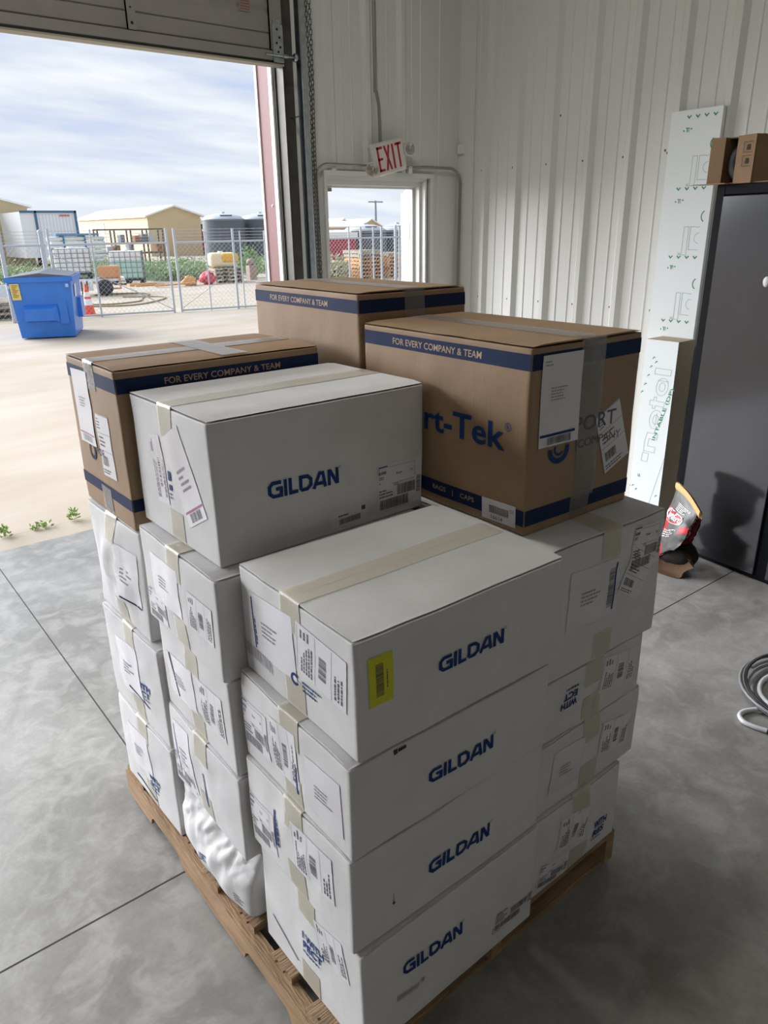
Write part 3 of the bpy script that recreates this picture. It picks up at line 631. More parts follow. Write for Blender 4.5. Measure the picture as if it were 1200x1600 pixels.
def product(B_, face, c, w, h, rot, seed, txt=('6000', 'DS1', 'L', 'Royal')):
    """maker's carton label with size, colour and two bar codes"""
    o = B_.sheet('carton_label', face, c, w, h, rot, M_lab, 0.0012)
    el = [(1, 'r', (0.02, 0.95, 0.22, 0.975)), (1, 'r', (0.02, 0.80, 0.03, 0.975)), (0, 'r', (0.22, 0.93, 0.84, 0.936)), (0, 'r', (0.84, 0.60, 0.846, 0.936)), (0, 'r', (0.30, 0.56, 0.84, 0.566)),
          (0, 't', (txt[0], 0.03, 0.80, 0.19, 0.87, 0.02)), (0, 't', (txt[1], 0.03, 0.69, 0.13, 0.76, 0.02)), (0, 't', (txt[2], 0.03, 0.60, 0.06, 0.65, 0.02)), (0, 't', (txt[3], 0.42, 0.72, 0.54, 0.79, 0.01)),
          (0, 't', ('DS', 0.74, 0.73, 0.80, 0.78, 0.01)), (0, 't', ('DZ60', 0.36, 0.50, 0.46, 0.55, 0.01))]
    el += bars(0.44, 0.27, 0.86, 0.50, 34, seed)+bars(0.04, 0.02, 0.70, 0.24, 60, seed+1)+bars(0.89, 0.22, 0.98, 0.60, 22, seed+2, False)+greek(0.03, 0.28, 0.36, 0.48, 3, seed+3)
    B_.prt('label_print', face, c, w, h, rot, el, [M_black, M_gildan], o, 0.0018); return o
def slogan(B_, face, c, w, h, rot, l1='WITH', l2='ECT'):
    el = [(0, 't', (l1, 0, 0.62, 0.98, 1.0, 0.035)), (0, 't', (l2, 0.02, 0.16, 0.86, 0.54, 0.035))]+greek(0.0, -0.12, 0.9, 0.08, 1, 5)
    B_.prt('printed_slogan', face, c, w, h, rot, el, [M_gildan])
_fr0 = Box.fr
def _fr(s, face):
    if face == 'R': return (Vector((s.L, 0, 0)), Vector((0, 1, 0)), Vector((0, 0, 1)), Vector((1, 0, 0)))
    if face == 'B': return (Vector((s.L, s.W, 0)), Vector((-1, 0, 0)), Vector((0, 0, 1)), Vector((0, 1, 0)))
    return _fr0(s, face)
Box.fr = _fr
# ------------------------------------------------------------------ pallet
M_wood = mat('pallet_wood', (0.36, 0.235, 0.13), 0.75, noise_amt=0.4, noise_scale=5, stretch=(1, 9, 9), col2=(0.20, 0.125, 0.07), bump=0.5, bump_scale=22)
M_wood2 = mat('pallet_stringer_wood', (0.42, 0.27, 0.15), 0.75, noise_amt=0.4, noise_scale=5, stretch=(9, 1, 9), col2=(0.25, 0.15, 0.08), bump=0.5, bump_scale=22)
pal = thing('wooden_pallet', 'worn wooden pallet on the floor carrying the stack of boxes', 'pallet', (0.557, 0.911, 0), 0.014)
def wavy_board(x0, x1, y0, y1, z0, z1, seed, along='x'):
    mb = MB(); R = random.Random(seed); n = 14
    js = [(R.uniform(-1, 1), R.uniform(-1, 1), R.uniform(-1, 1)) for _ in range(n+1)]
    rings = []
    for i in range(n+1):
        t = i/n; a, b, c = js[i]; e_ = 0.0016
        if along == 'x': x = x0+(x1-x0)*t; rg = [(x, y0+a*e_, z0), (x, y1+b*e_, z0), (x, y1+b*e_, z1-0.002+c*0.0006), (x, y1-0.003+b*e_, z1+c*0.0006), (x, y0+0.003+a*e_, z1+c*0.0006), (x, y0+a*e_, z1-0.002)]
        else: y = y0+(y1-y0)*t; rg = [(x1+a*e_, y, z0), (x0+b*e_, y, z0), (x0+b*e_, y, z1-0.002), (x0+0.003+b*e_, y, z1), (x1-0.003+a*e_, y, z1), (x1+a*e_, y, z1-0.002)]
        rings.append(rg)
    k = 6; vs = [v for r_ in rings for v in r_]; fs = []
    for i in range(n):
        for j in range(k): fs.append((i*k+j, (i+1)*k+j, (i+1)*k+(j+1) % k, i*k+(j+1) % k) if along == 'x' else (i*k+j, (i+1)*k+j, (i+1)*k+(j+1) % k, i*k+(j+1) % k))
    fs.append(tuple(range(k))); fs.append(tuple(reversed(range(n*k, n*k+k)))); mb.raw(vs, fs); return mb
for i, x in enumerate((0.0, 0.489, 0.978)):
    # stringer with two fork notches, outline in (y, z) extruded over x
    ol = [(0, 0.018), (0.0, 0.110), (1.219, 0.110), (1.219, 0.018)]
    for yc in (0.914, 0.305):
        ol += [(yc+0.115, 0.018), (yc+0.108, 0.040), (yc+0.090, 0.056), (yc-0.090, 0.056), (yc-0.108, 0.040), (yc-0.115, 0.018)]
    mb = MB(); n = len(ol); a, b = x, x+0.038
    mb.poly([(a, y, z) for y, z in ol]); mb.poly([(b, y, z) for y, z in reversed(ol)])
    for j in range(n):
        (y0, z0), (y1, z1) = ol[j], ol[(j+1) % n]; mb.poly([(a, y0, z0), (b, y0, z0), (b, y1, z1), (a, y1, z1)])
    mb.build('stringer', M_wood2, pal)
yy = [(0.0, 0.135), (0.215, 0.305), (0.392, 0.482), (0.565, 0.655), (0.738, 0.828), (0.914, 1.004), (1.084, 1.219)]
for i, (y0, y1) in enumerate(yy):
    d = wavy_board(0.022 if i % 3 else 0.008, 1.012, y0, y1, 0.110, 0.1295, 20+i).build('deck_board', M_wood, pal)
    mb = MB()
    for xs in (0.019, 0.508, 0.997):
        for q in (0.3, 0.7):
            cx_ = xs; cy_ = y0+(y1-y0)*q; mb.poly([(cx_+0.004*math.cos(t*math.pi/4), cy_+0.004*math.sin(t*math.pi/4), 0.1300) for t in range(8)])
    mb.build('nail', mat('nail_rust', '#4a3526', 0.6, 0.5), d)
for i, (y0, y1) in enumerate(((0.0, 0.14), (0.28, 0.37), (0.56, 0.65), (0.85, 0.94), (1.08, 1.219))):
    wavy_board(0.03, 0.99, y0+0.01, y1-0.01, 0.0005, 0.0178, 40+i).build('bottom_board', M_wood, pal)
# ------------------------------------------------------------------ the boxes
def bx(key, dims, label, **k): return Box(key, *dims, label, seed=sum(map(ord, key)) % 37, **k)
A1 = bx('A1', (.606,.872,.022,.548,.400,.130,.434), 'bottom white box of the front corner column, lowest of its four blue logos', bulge=0.003)
A2 = bx('A2', (.595,.882,.009,.560,.405,.434,.682), 'white box second from bottom in the front corner column, with a small puncture', bulge=0.005)
A3 = bx('A3', (.599,.879,-.002,.548,.415,.682,.903), 'white box directly under the one with the yellow sticker')
A4 = bx('A4', (.618,.878,-.008,.542,.415,.903,1.156), 'white box with a yellow barcode sticker, top of the front corner column', bulge=0.002)
B1 = bx('B1', (.571,1.302,.022,.575,.388,.130,.357), 'crushed white box with wrinkled upper side, bottom of the left middle column', crush=0.034, bulge=0.012)
B2 = bx('B2', (.573,1.302,.007,.580,.400,.357,.610), 'white box resting on the crushed box in the left middle column', bulge=0.006)
B3 = bx('B3', (.576,1.307,-.003,.580,.395,.610,.870), 'white box third from the pallet in the left middle column', bulge=0.004)
B4 = bx('B4', (.567,1.304,.001,.585,.420,.870,1.124), 'white box directly under the large white box with the big blue logo')
C1 = bx('C1', (.560,1.712,.036,.585,.385,.130,.442), 'bottom white box on the far left corner of the pallet')
C2 = bx('C2', (.565,1.714,.036,.585,.390,.442,.760), 'white box in the rear left column with creases at its lower near corner', bulge=0.006)
C3 = bx('C3', (.572,1.758,.034,.575,.358,.760,1.086), 'white box with a buckled far edge, directly under the brown box at left', bulge=0.016, wob=0.010)
M_ = bx('M', (.606,1.345,.018,.582,.405,1.124,1.450), 'large white box with blue logo on top of the left middle column', bulge=0.003)
D1 = bx('D1', (1.186,.918,.012,.372,.600,.130,.388), 'white box at the bottom of the right column, standing on the pallet edge', axis='y', bulge=0.010)
D2 = bx('D2', (1.188,.926,.015,.436,.600,.388,.610), 'white box second from bottom in the right column, brown worn lower corner', axis='y')
D3 = bx('D3', (1.178,.931,-.010,.420,.595,.610,.791), 'flat white box with upside-down blue lettering in the right column', axis='y', bulge=0.002)
D4 = bx('D4', (1.180,.928,-.014,.444,.600,.791,1.138), 'tall white box directly under the brown box with big blue lettering', axis='y', bulge=0.003)
E_ = [bx('E%d' % i, (1.185+0.004*i, 1.636, .0, .400, .575, .130+.271*i, .130+.271*(i+1)), l, axis='y', bulge=0.001) for i, l in enumerate((
    'lowest of four white boxes stacked under the rearmost brown box', 'second from bottom of four white boxes under the rearmost brown box',
    'third from bottom of four white boxes under the rearmost brown box', 'white box directly under the rearmost brown box'))]
NB = bx('N', (.574,1.765,.011,.582,.365,1.086,1.500), 'leftmost brown box, with a glaring cross of tape on top', kraft=True, bulge=0.002)
PB = bx('P', (1.205,1.028,-.014,.386,.598,1.138,1.569), 'brown box with large blue word on its side, on top of the right column', kraft=True, axis='y', bulge=0.002)
QB = bx('Q', (1.207,1.642,-.030,.386,.590,1.214,1.644), 'rearmost brown box standing highest in front of the small door', kraft=True, axis='y', bulge=0.002)
# kraft boxes: navy bands and lettering
def bands(B_, tops, bots, faces='LFRB'):
    for f in faces:
        w = B_.W if f in 'LR' else B_.L
        for (a, b) in (tops, bots): B_.sheet('printed_band', f, (w/2, (a+b)/2), w-0.004, b-a, 0, M_navy, 0.0006)
def btext(B_, face, txt, c, w, h): B_.prt('band_lettering', face, c, w, h, 0, [(0, 't', (txt, 0, 0, 1, 1, 0.012))], [M_kraftink], off=0.0012)
bands(PB, (.375, .410), (.021, .059)); btext(PB, 'L', 'FOR EVERY COMPANY & TEAM', (.287, .392), .322, .0165); btext(PB, 'L', 'BAGS    |    CAPS', (.362, .040), .150, .0165)
PB.prt('printed_logo', 'L', (.322, .2085), .452, .083, 0, [(0, 't', ('Sport-Tek', 0, 0, 0.965, 1, 0.018)), (0, 'o', (0.985, 0.93, 0.0085, 0.0100, 0, 360)), (0, 't', ('R', 0.977, 0.865, 0.994, 0.99, 0.01))], [M_gildan])
PB.prt('printed_logo', 'F', (.216, .210), .240, .110, 0, [(1, 't', ('PORT', 0.22, 0.55, 0.88, 0.88, 0.01)), (0, 'r', (0.255, 0.17, 0.262, 0.42)), (1, 't', ('COMPANY', 0.29, 0.20, 0.98, 0.38, 0.0)), ], [M_gildan, M_black])
for r0_, r1_, a0_, a1_ in ((0.022, 0.034, 175, 372), (0.010, 0.016, 150, 330)): PB.prt('logo_arc', 'F', (.216, .210), .240, .110, 0, [(0, 'o', (0.02, 0.30, r0_, r1_, a0_, a1_))], [M_gildan])
o_ = PB.sheet('packing_slip', 'F', (.098, .302), .130, .205, 0, M_lab, 0.0022)
PB.prt('slip_print', 'F', (.098, .302), .130, .205, 0, [(2, 'r', (0.02, 0.115, 0.90, 0.145))]+bars(0.20, 0.02, 0.80, 0.105, 40, 3)+greek(0.25, 0.50, 0.80, 0.66, 5, 7, mi=1)+greek(0.06, 0.88, 0.35, 0.95, 2, 9, mi=1), [M_black, M_faint, M_gildan], o_, 0.0027)
ship(PB, 'F', (.301, .182), .098, .160, 22, 21); ps = PB.sheet('barcode_sticker', 'L', (.519, .036), .108, .052, 2, M_lab, 0.0018)
PB.prt('sticker_print', 'L', (.519, .036), .108, .052, 2, bars(0.22, 0.36, 0.80, 0.72, 30, 11)+[(0, 't', ('16614', 0.28, 0.08, 0.62, 0.26, 0.0)), (0, 't', ('D5', 0.84, 0.62, 0.95, 0.78, 0.0))], [M_black], ps, 0.0023)
PB.strip([((.203, 0, .431-.02*k), Vector((0, -1, 0))) for k in range(20)], (1, 0, 0), .080, M_tapek)
bands(QB, (.372, .407), (.021, .059)); btext(QB, 'L', 'FOR EVERY COMPANY & TEAM', (.270, .389), .335, .0165); 
bands(NB, (.352, .388), (.050, .083)); btext(NB, 'F', 'FOR EVERY COMPANY & TEAM', (.29, .370), .33, .0165)
for p_ in ((.101, .279, .128, .200, 2), ): 
    o_ = NB.sheet('packing_slip', 'L', (p_[0], p_[1]), p_[2], p_[3], p_[4], M_lab, 0.0022)
    NB.prt('slip_print', 'L', (p_[0], p_[1]), p_[2], p_[3], p_[4], [(2, 'r', (0.05, 0.13, 0.95, 0.15))]+bars(0.2, 0.03, 0.8, 0.12, 30, 5, mi=1)+greek(0.3, 0.5, 0.8, 0.65, 4, 8, mi=1), [M_black, M_faint, M_pink], o_, 0.0027)
ship(NB, 'L', (.236, .197), .092, .168, 2, 33, vert=False)
NB.prt('printed_logo', 'L', (.175, .165), .10, .05, 0, [(0, 'o', (0.0, 0.5, 0.016, 0.026, 0, 360)), (0, 't', ('POR', 0.35, 0.45, 0.95, 0.85, 0.0))], [M_navy])
NB.strip([((.327, y, NB.h), Vector((0, 0, 1))) for y in [0.004+0.357*k/12 for k in range(13)]], (1, 0, 0), .075, M_tapek, off=0.0018)
# corner column
gildan(A4, (.276, .129), .178, .033); gildan(A3, (.276, .100), .180, .034); gildan(A2, (.287, .101), .184, .038, rot=-2); gildan(A1, (.196, .171), .177, .036, rot=-2); gildan(M_, (.219, .145), .188, .039, rot=-1)
o_ = A4.sheet('barcode_sticker', 'F', (.053, .156), .053, .100, 0, M_yel, 0.0015); o_['label'] = 'yellow barcode sticker'
A4.prt('sticker_print', 'F', (.053, .156), .053, .100, 0, bars(0.28, 0.18, 0.60, 0.84, 36, 2, False)+greek(0.70, 0.30, 0.80, 0.72, 1, 6, vert=True), [M_black], o_, 0.0020)
pouch(A4, 'L', (.130, .137), .170, .140, 3, 41, 'l'); ship(A4, 'L', (.306, .150), .165, .110, -4, 42, vert=True); A4.prt('printed_marks', 'L', (.060, .055), .120, .030, -2, bars(0, 0, 1, 1, 26, 43), [M_faint])
A4.prt('printed_emblem', 'L', (.252, .075), .10, .035, 0, greek(0.35, 0.0, 1.0, 0.8, 3, 12)+[(0, 'o', (0.1, 0.5, 0.008, 0.014, 40, 320))], [M_gildan])
product(A3, 'L', (.060, .098), .110, .115, 2, 51); pouch(A3, 'L', (.325, .096), .120, .125, 3, 52, 'n'); ship(A3, 'L', (.182, .112), .105, .130, 4, 53, vert=True)
A3.prt('printed_mark', 'L', (.235, .07), .02, .07, 0, [(0, 'r', (0, 0, .35, 1))], [M_gildan])
product(A2, 'L', (.062, .090), .110, .115, 3, 54); ship(A2, 'L', (.270, .140), .150, .120, 3, 55, vert=True); A2.prt('printed_mark', 'L', (.130, .125), .02, .10, 0, [(0, 'r', (0, 0, .3, 1))]+greek(.3, 0, .9, 1, 1, 5, vert=True), [M_gildan])
slogan(A1, 'L', (.218, .142), .090, .056, 3, 'I WITH', 'PECT'); ship(A1, 'L', (.292, .215), .105, .105, 12, 56, vert=True)
A1.prt('printed_mark', 'L', (.095, .073), .120, .010, -26, [(0, 'r', (0, 0.3, 1, 0.7))], [M_navy])
A1.prt('carton_print', 'F', (.471, .080), .150, .070, -6, [(1, 'r', (0, 0.0, 0.012, 0.28)), (1, 'r', (0, 0.0, 0.2, 0.02))]+bars(0.05, 0.08, 0.70, 0.34, 50, 61)+bars(0.42, 0.42, 0.86, 0.68, 30, 62)+bars(0.88, 0.35, 0.98, 0.75, 18, 63, False)+greek(0.05, 0.40, 0.38, 0.85, 4, 64), [M_black, M_navy])
A1.prt('carton_print', 'F', (.129, .098), .080, .026, -8, bars(0.0, 0.1, 0.8, 0.7, 40, 65)+[(0, 'r', (0.88, 0.5, 1.0, 0.95))], [M_faint])
A2.prt('scuff_mark', 'F', (.10, .075), .01, .01, 0, [(0, 'o', (0.5, 0.5, 0.0, 0.0035, 0, 360)), (0, 'r', (0.45, 0.5, 0.55, 3.0))], [mat('scuff', '#3a3630', 0.8)])
A3.prt('scuff_mark', 'F', (.115, .205), .03, .012, 4, [(0, 'r', (0, 0, 0.3, 0.9)), (0, 'r', (0.35, 0.1, 1, 0.7))], [MATS['scuff']])
# big white box
product(M_, 'F', (.503, .078), .145, .118, 0, 71); o_ = M_.sheet('barcode_sticker', 'F', (.340, .034), .106, .042, 1, M_lab, 0.0015)
M_.prt('sticker_print', 'F', (.340, .034), .106, .042, 1, bars(0.22, 0.12, 0.82, 0.46, 36, 72)+greek(0.2, 0.55, 0.7, 0.75, 1, 3)+[(0, 'r', (0.86, 0.62, 0.97, 0.88))], [M_black], o_, 0.0020)
ship(M_, 'L', (.132, .160), .066, .165, 6, 73, vert=True); pouch(M_, 'L', (.268, .172), .105, .212, 28, 74, 'b', True)
M_.prt('printed_emblem', 'L', (.195, .145), .03, .09, 0, [(0, 'r', (0.0, 0.5, 0.5, 0.75)), (0, 'r', (0.1, 0.25, 0.6, 0.4))]+greek(0, 0.0, 1, 0.2, 2, 4), [M_gildan])
# left column faces
pouch(B4, 'L', (.145, .140), .170, .125, 2, 81, 'n'); ship(B4, 'L', (.330, .126), .120, .095, -2, 82, vert=True); product(B4, 'L', (.070, .050), .110, .080, 2, 83)
pouch(B3, 'L', (.117, .120), .160, .120, 4, 84, 'n'); ship(B3, 'L', (.290, .125), .125, .120, 3, 85, vert=True); B3.prt('printed_mark', 'L', (.075, .12), .01, .12, 20, [(0, 'r', (0, 0, 1, 1))], [M_navy])
pouch(B2, 'L', (.085, .120), .110, .190, 6, 86, 'l'); B2.prt('printed_mark', 'L', (.205, .09), .02, .10, 8, [(0, 'r', (0.4, 0, .8, 1))], [M_gildan]); product(B2, 'L', (.070, .060), .120, .085, 2, 87)
B1.prt('printed_emblem', 'L', (.165, .073), .055, .045, 20, [(0, 't', ('RESPECT', 0, 0.4, 1, 0.85, 0.02))], [M_gildan]); B1.prt('printed_mark', 'L', (.29, .020), .12, .008, 0, [(0, 'r', (0, 0, 1, 1))], [M_navy]); B1.prt('printed_marks', 'L', (.345, .065), .05, .03, 5, greek(0, 0, 1, 1, 4, 9), [M_black])
pouch(C3, 'L', (.262, .171), .125, .165, -3, 88, 'n'); C3.prt('printed_mark', 'L', (.262, .09), .11, .006, -3, [(0, 'r', (0, 0, 1, 1))], [M_navy])
pouch(C2, 'L', (.165, .160), .150, .170, 5, 89, 'n'); slogan(C2, 'L', (.275, .128), .062, .050, 5, 'ITH', 'CT'); C2.prt('printed_mark', 'L', (.215, .085), .13, .006, -8, [(0, 'r', (0, 0, 1, 1))], [M_navy])
pouch(C1, 'L', (.150, .170), .150, .150, 5, 90, 'n'); slogan(C1, 'L', (.236, .094), .078, .054, 6); C1.prt('printed_mark', 'L', (.150, .030), .15, .006, -5, [(0, 'r', (0, 0, 1, 1))], [M_navy])
# right column faces
pouch(D4, 'F', (.167, .192), .178, .150, -2, 91, 'r'); product(D4, 'F', (.372, .262), .130, .115, -4, 92); ship(D4, 'F', (.339, .193), .108, .118, -30, 93)
slogan(D3, 'F', (.116, .101), .062, .052, 180); ship(D3, 'F', (.318, .101), .160, .100, -8, 94, vert=True)
pouch(D2, 'F', (.12, .11), .13, .13, -6, 95, 'n'); ship(D2, 'F', (.327, .110), .135, .100, -10, 96, vert=True)
slogan(D1, 'F', (.285, .075), .070, .056, -10, 'WITH', 'RES'); ship(D1, 'F', (.155, .150), .120, .100, -10, 97, vert=True); product(D1, 'F', (.085, .050), .120, .075, -10, 98)
# ------------------------------------------------------------------ insulation boards by the right wall
M_foam = mat('foil_foam_white', '#e9eeee', 0.45, spec=0.3); M_foamside = mat('foam_edge', '#b9aa94', 0.85, bump=0.3, bump_scale=120)
M_green = mat('board_print_green', '#2f8f68', 0.6); M_outline = mat('board_print_grey', '#9fb3aa', 0.6)
def flat(name, parent, T, elems, mats, off=0.0):
    """elems as in Box.prt but placed with a function T(u, v)"""
    mb = MB()
    for (mi, kind, d) in elems:
        if kind == 'q': mb.poly([T(*p) for p in d], mi)
        elif kind == 'r': x0, y0, x1, y1 = d; mb.poly([T(x0, y0), T(x1, y0), T(x1, y1), T(x0, y1)], mi)
        elif kind == 't':
            txt, x0, y0, x1, y1, bold, flip = d; vs, fs, _ = text2d(txt, bold)
            s_ = -1 if flip else 1; mb.raw([T((x0+x1)/2+s_*vx*(x1-x0), (y0+y1)/2+s_*vy*(y1-y0)) for vx, vy in vs], fs, mi)
        elif kind == 'l':
            pts, w, closed = d
            for q in stroke(pts, w, closed): mb.poly([T(*p) for p in q], mi)
    return adopt(mb.build(name, mats), parent)
def circ(cx_, cy_, r, n=20, a0=0, a1=360): return [(cx_+r*math.cos(math.radians(a0+(a1-a0)*k/n)), cy_+r*math.sin(math.radians(a0+(a1-a0)*k/n))) for k in range(n+(0 if a1-a0 == 360 else 1))]
XB = 4.232
tb = thing('insulation_board', 'tall narrow white foam insulation board with green print leaning on the right wall', 'insulation board', (XB+0.02, 2.53, 0))
mb = MB(); mb.box((XB, 2.381, 0.001), (XB+0.030, 2.690, 2.392)); adopt(mb.build('board', M_foam), tb)
T = lambda a, b: Vector((XB-0.0008, 2.690-a, b))        # a: from the left edge, b: height
el = []
for z in (2.355, 1.985, 1.613, 1.245, 0.87): 
    for k in range(4): a = 0.113+0.052*k-(0.0 if z > 2.3 else 0.015); el.append((0, 'l', ([(a-0.012, z+0.009), (a, z-0.004), (a+0.012, z+0.009)], 0.007, False)))
for z in (2.28, 1.91, 1.545, 1.185): el.append((0, 't', ('UL', 0.100, z, 0.122, z+0.024, 0.03, True))); el.append((0, 'r', (0.085, z+0.004, 0.093, z+0.012))); el.append((0, 'r', (0.130, z+0.012, 0.138, z+0.020)))
ol = []
for zt in (2.155, 1.782, 1.413):
    h = 0.155
    ol += [(1, 'l', ([(0.164, zt-h), (0.193, zt-h), (0.193, zt), (0.164, zt)], 0.0028, True))]
    ol += [(1, 'l', ([(0.205, zt-h+0.03), (0.205, zt), (0.235, zt), (0.247, zt-0.004), (0.262, zt)], 0.0028, False)), (1, 'l', ([(0.205, zt-h+0.03), (0.235, zt-h+0.03), (0.262, zt-h+0.028)], 0.0028, False)), (1, 'l', (circ(0.262, zt-0.062, 0.028, 14, 90, 270), 0.0028, False))]
    el.append((0, 'l', (circ(0.293, zt+0.055, 0.032, 10, 120, 240), 0.006, False))); el.append((0, 't', ('TM', 0.143, zt-h, 0.160, zt-h+0.014, 0.0, True)))
for e_ in el+ol: flat('board_print', tb, T, [e_], [M_green, M_outline])
fb = thing('foam_block', 'thick white foam block with green lettering standing by the dark cabinet', 'insulation block', (4.14, 2.47, 0))
mb = MB(); mb.box((4.05, 2.362, 0.001), (4.225, 2.577, 1.153), mi=0)
for i, m_ in enumerate(mb.m): mb.m[i] = 0 if i == 5 else 1
adopt(mb.build('block', [M_foam, M_foamside]), fb)
T = lambda a, b: Vector((4.0492, 2.577-a, b)); el = []
big = []
def gl(pts, closed=True): big.append((1, 'l', ([(0.17-p[1]*0.115+p[0]*0.055, 0.40+p[0]*0.60) for p in pts], 0.0026, closed)))
# outlined word "metal" climbing the face
gl([(0.0, 0.62), (0.0, 0.98), (0.03, 0.98), (0.09, 0.98), (0.09, 0.62)]); gl([(0.11, 0.30), (0.11, 0.95), (0.21, 1.0), (0.31, 0.95), (0.31, 0.30), (0.25, 0.30), (0.25, 0.78), (0.17, 0.78), (0.17, 0.30)])
gl([(0.46+0.10*math.cos(t*math.pi/8), 0.62+0.36*math.sin(t*math.pi/8)) for t in range(16)]); gl([(0.46+0.05*math.cos(t*math.pi/6), 0.62+0.16*math.sin(t*math.pi/6)) for t in range(12)])
gl([(0.39, 0.60), (0.53, 0.60)], False); gl([(0.86, 0.30), (0.86, 0.95)], False); gl([(0.60, 0.30), (0.60, 0.80), (0.57, 0.80), (0.57, 0.95), (0.60, 0.95), (0.60, 1.15), (0.65, 1.15), (0.65, 0.95), (0.69, 0.95), (0.69, 0.80), (0.65, 0.80), (0.65, 0.30)])
gl([(0.80+0.09*math.cos(t*math.pi/8), 0.62+0.34*math.sin(t*math.pi/8)) for t in range(16)]); gl([(0.80+0.045*math.cos(t*math.pi/6), 0.62+0.17*math.sin(t*math.pi/6)) for t in range(12)])
gl([(0.92, 0.28), (0.92, 1.2), (0.98, 1.2), (0.98, 0.28)])
vs, fs, _ = text2d('INTABLE (DP)', 0.012)
mb = MB()
def TT(u, v): h = 0.545+0.335*(u+0.5); a = 0.128+0.085*(u+0.5)-v*0.030; return Vector((4.0490, 2.577-a, h))
mb.raw([TT(vx, vy) for vx, vy in vs], fs, 0); o = adopt(mb.build('block_lettering', M_green), fb)
for (a, b) in ((0.066, 1.043), (0.055, 0.99), (0.043, 0.935), (0.028, 0.88), (0.012, 0.83), (0.085, 1.02), (0.02, 0.22), (0.045, 0.20), (0.19, 0.19)): el.append((0, 'l', ([(a-0.008, b-0.004), (a, b+0.008), (a+0.008, b+0.006)], 0.005, False)))
el.append((0, 't', ('UL', 0.045, 0.29, 0.065, 0.31, 0.02, False))); el.append((1, 'l', ([(0.215, 0.45), (0.135, 0.08)], 0.0022, False)))
flat('block_print', fb, T, [(m_, k, d) for (m_, k, d) in el]+big, [M_green, M_outline])

# ------------------------------------------------------------------ black cabinet with glossy grey doors, brown box on top
M_cabf = mat('cabinet_black', (0.005, 0.006, 0.008), 0.5, spec=0.08); M_cabd = mat('cabinet_door_grey', (0.055, 0.055, 0.058), 0.13, metal=0.55, noise_amt=0.12, noise_scale=2.5)
th = math.radians(-6.5)
cab = thing('storage_cabinet', 'tall black storage cabinet with glossy dark grey door', 'cabinet', (3.835, 2.128, 0), th)
# local frame: y runs back toward the camera (negative), x into the cabinet
mb = MB(); mb.box((0.0, -1.14, 0.0), (0.020, -0.0, 0.035)); mb.box((0.012, -1.14, 0.03), (0.42, 0.0, 1.978)); mb.build('carcass', M_cabf, cab)
mb = MB(); mb.box((-0.012, -0.048, 0.03), (0.012, 0.0, 1.978), bev=0.003); mb.box((-0.012, -1.14, 1.930), (0.012, -0.048, 1.978), bev=0.003); mb.box((-0.012, -0.61, 0.03), (0.008, -0.545, 1.930)); mb.build('door_frame', M_cabf, cab)
for (a, b) in ((-0.545, -0.052), (-1.10, -0.612)):
    mb = MB(); mb.box((-0.028, a, 0.032), (-0.010, b, 1.926), bev=0.004); d = mb.build('door', M_cabd, cab)
    if a > -1: mb = MB(); mb.lathe([(0, 0.012), (0.012, 0.010), (0.018, 0.004), (0.018, 0)], c=(-0.028, -0.355, 1.53), n=16, M=Matrix.Rotation(-math.pi/2, 4, 'Y') @ Matrix.Scale(1.4, 4, (1, 0, 0))); mb.build('magnet', mat('magnet_white', '#dddddb', 0.4), d)
obx = thing('open_box', 'open brown cardboard box with a dark wheel inside on top of the cabinet', 'box', (3.80, 2.14, 1.9785), th)
M_kb = mat('brown_carton', (0.27, 0.165, 0.085), 0.7, noise_amt=0.12, noise_scale=15, bump=0.1, bump_scale=80); M_kin = mat('brown_carton_inside', (0.36, 0.24, 0.14), 0.75)
def panel(mb, p, q, z0, z1, t=0.004):
    p, q = Vector((*p, 0)), Vector((*q, 0)); d = (q-p).normalized(); n = Vector((-d.y, d.x, 0))*t
    vs = [p+Vector((0, 0, z0)), q+Vector((0, 0, z0)), q+n+Vector((0, 0, z0)), p+n+Vector((0, 0, z0))]; vs += [v+Vector((0, 0, z1-z0)) for v in vs]
    mb.raw(vs, [(3,2,1,0),(4,5,6,7),(0,1,5,4),(1,2,6,5),(2,3,7,6),(3,0,4,7)])
mb = MB(); panel(mb, (0.02, -0.20), (0.02, -0.03), 0.0, 0.005); mb.box((0.02, -0.31, 0.0), (0.36, -0.02, 0.005)); panel(mb, (0.36, -0.31), (0.36, -0.02), 0, 0.212); panel(mb, (0.02, -0.024), (0.36, -0.024), 0, 0.212); panel(mb, (0.0, -0.20), (0.36, -0.33), 0, 0.212); mb.box((0.05, -0.27, 0.207), (0.36, -0.02, 0.212)); mb.build('carton', M_kb, obx)
mb = MB(); panel(mb, (0.02, -0.026), (-0.012, 0.030), 0.0, 0.212); fl = mb.build('side_flap', M_kin, obx)
mb = MB(); panel(mb, (0.0, -0.205), (0.018, -0.098), 0.0, 0.212); f2 = mb.build('front_flap', M_kb, obx)
M_pi = mat('carton_print', '#2b1d12', 0.7)
mb = MB()
for z in (0.075, 0.135):
    for q in stroke([(0, 0), (0.036, 0), (0.036, 0.045), (0, 0.045)], 0.002, True): mb.poly([(-0.0015, -0.19+p[0]*1.3, z+p[1]) for p in q])
    mb.poly([(-0.0015, -0.178, z+0.010), (-0.0015, -0.158, z+0.010), (-0.0015, -0.160, z+0.034), (-0.0015, -0.176, z+0.034)])
mb.build('handling_symbols', M_pi, f2)
mb = MB(); mb.lathe([(0.0, -0.02), (0.03, -0.02), (0.032, -0.026), (0.075, -0.026), (0.088, -0.015), (0.088, 0.015), (0.075, 0.026), (0.0, 0.026)], c=(0.065, -0.115, 0.094), n=28, M=Matrix.Rotation(math.pi/2, 4, 'Y')); mb.build('wheel', mat('tyre_black', '#17181a', 0.6), obx)
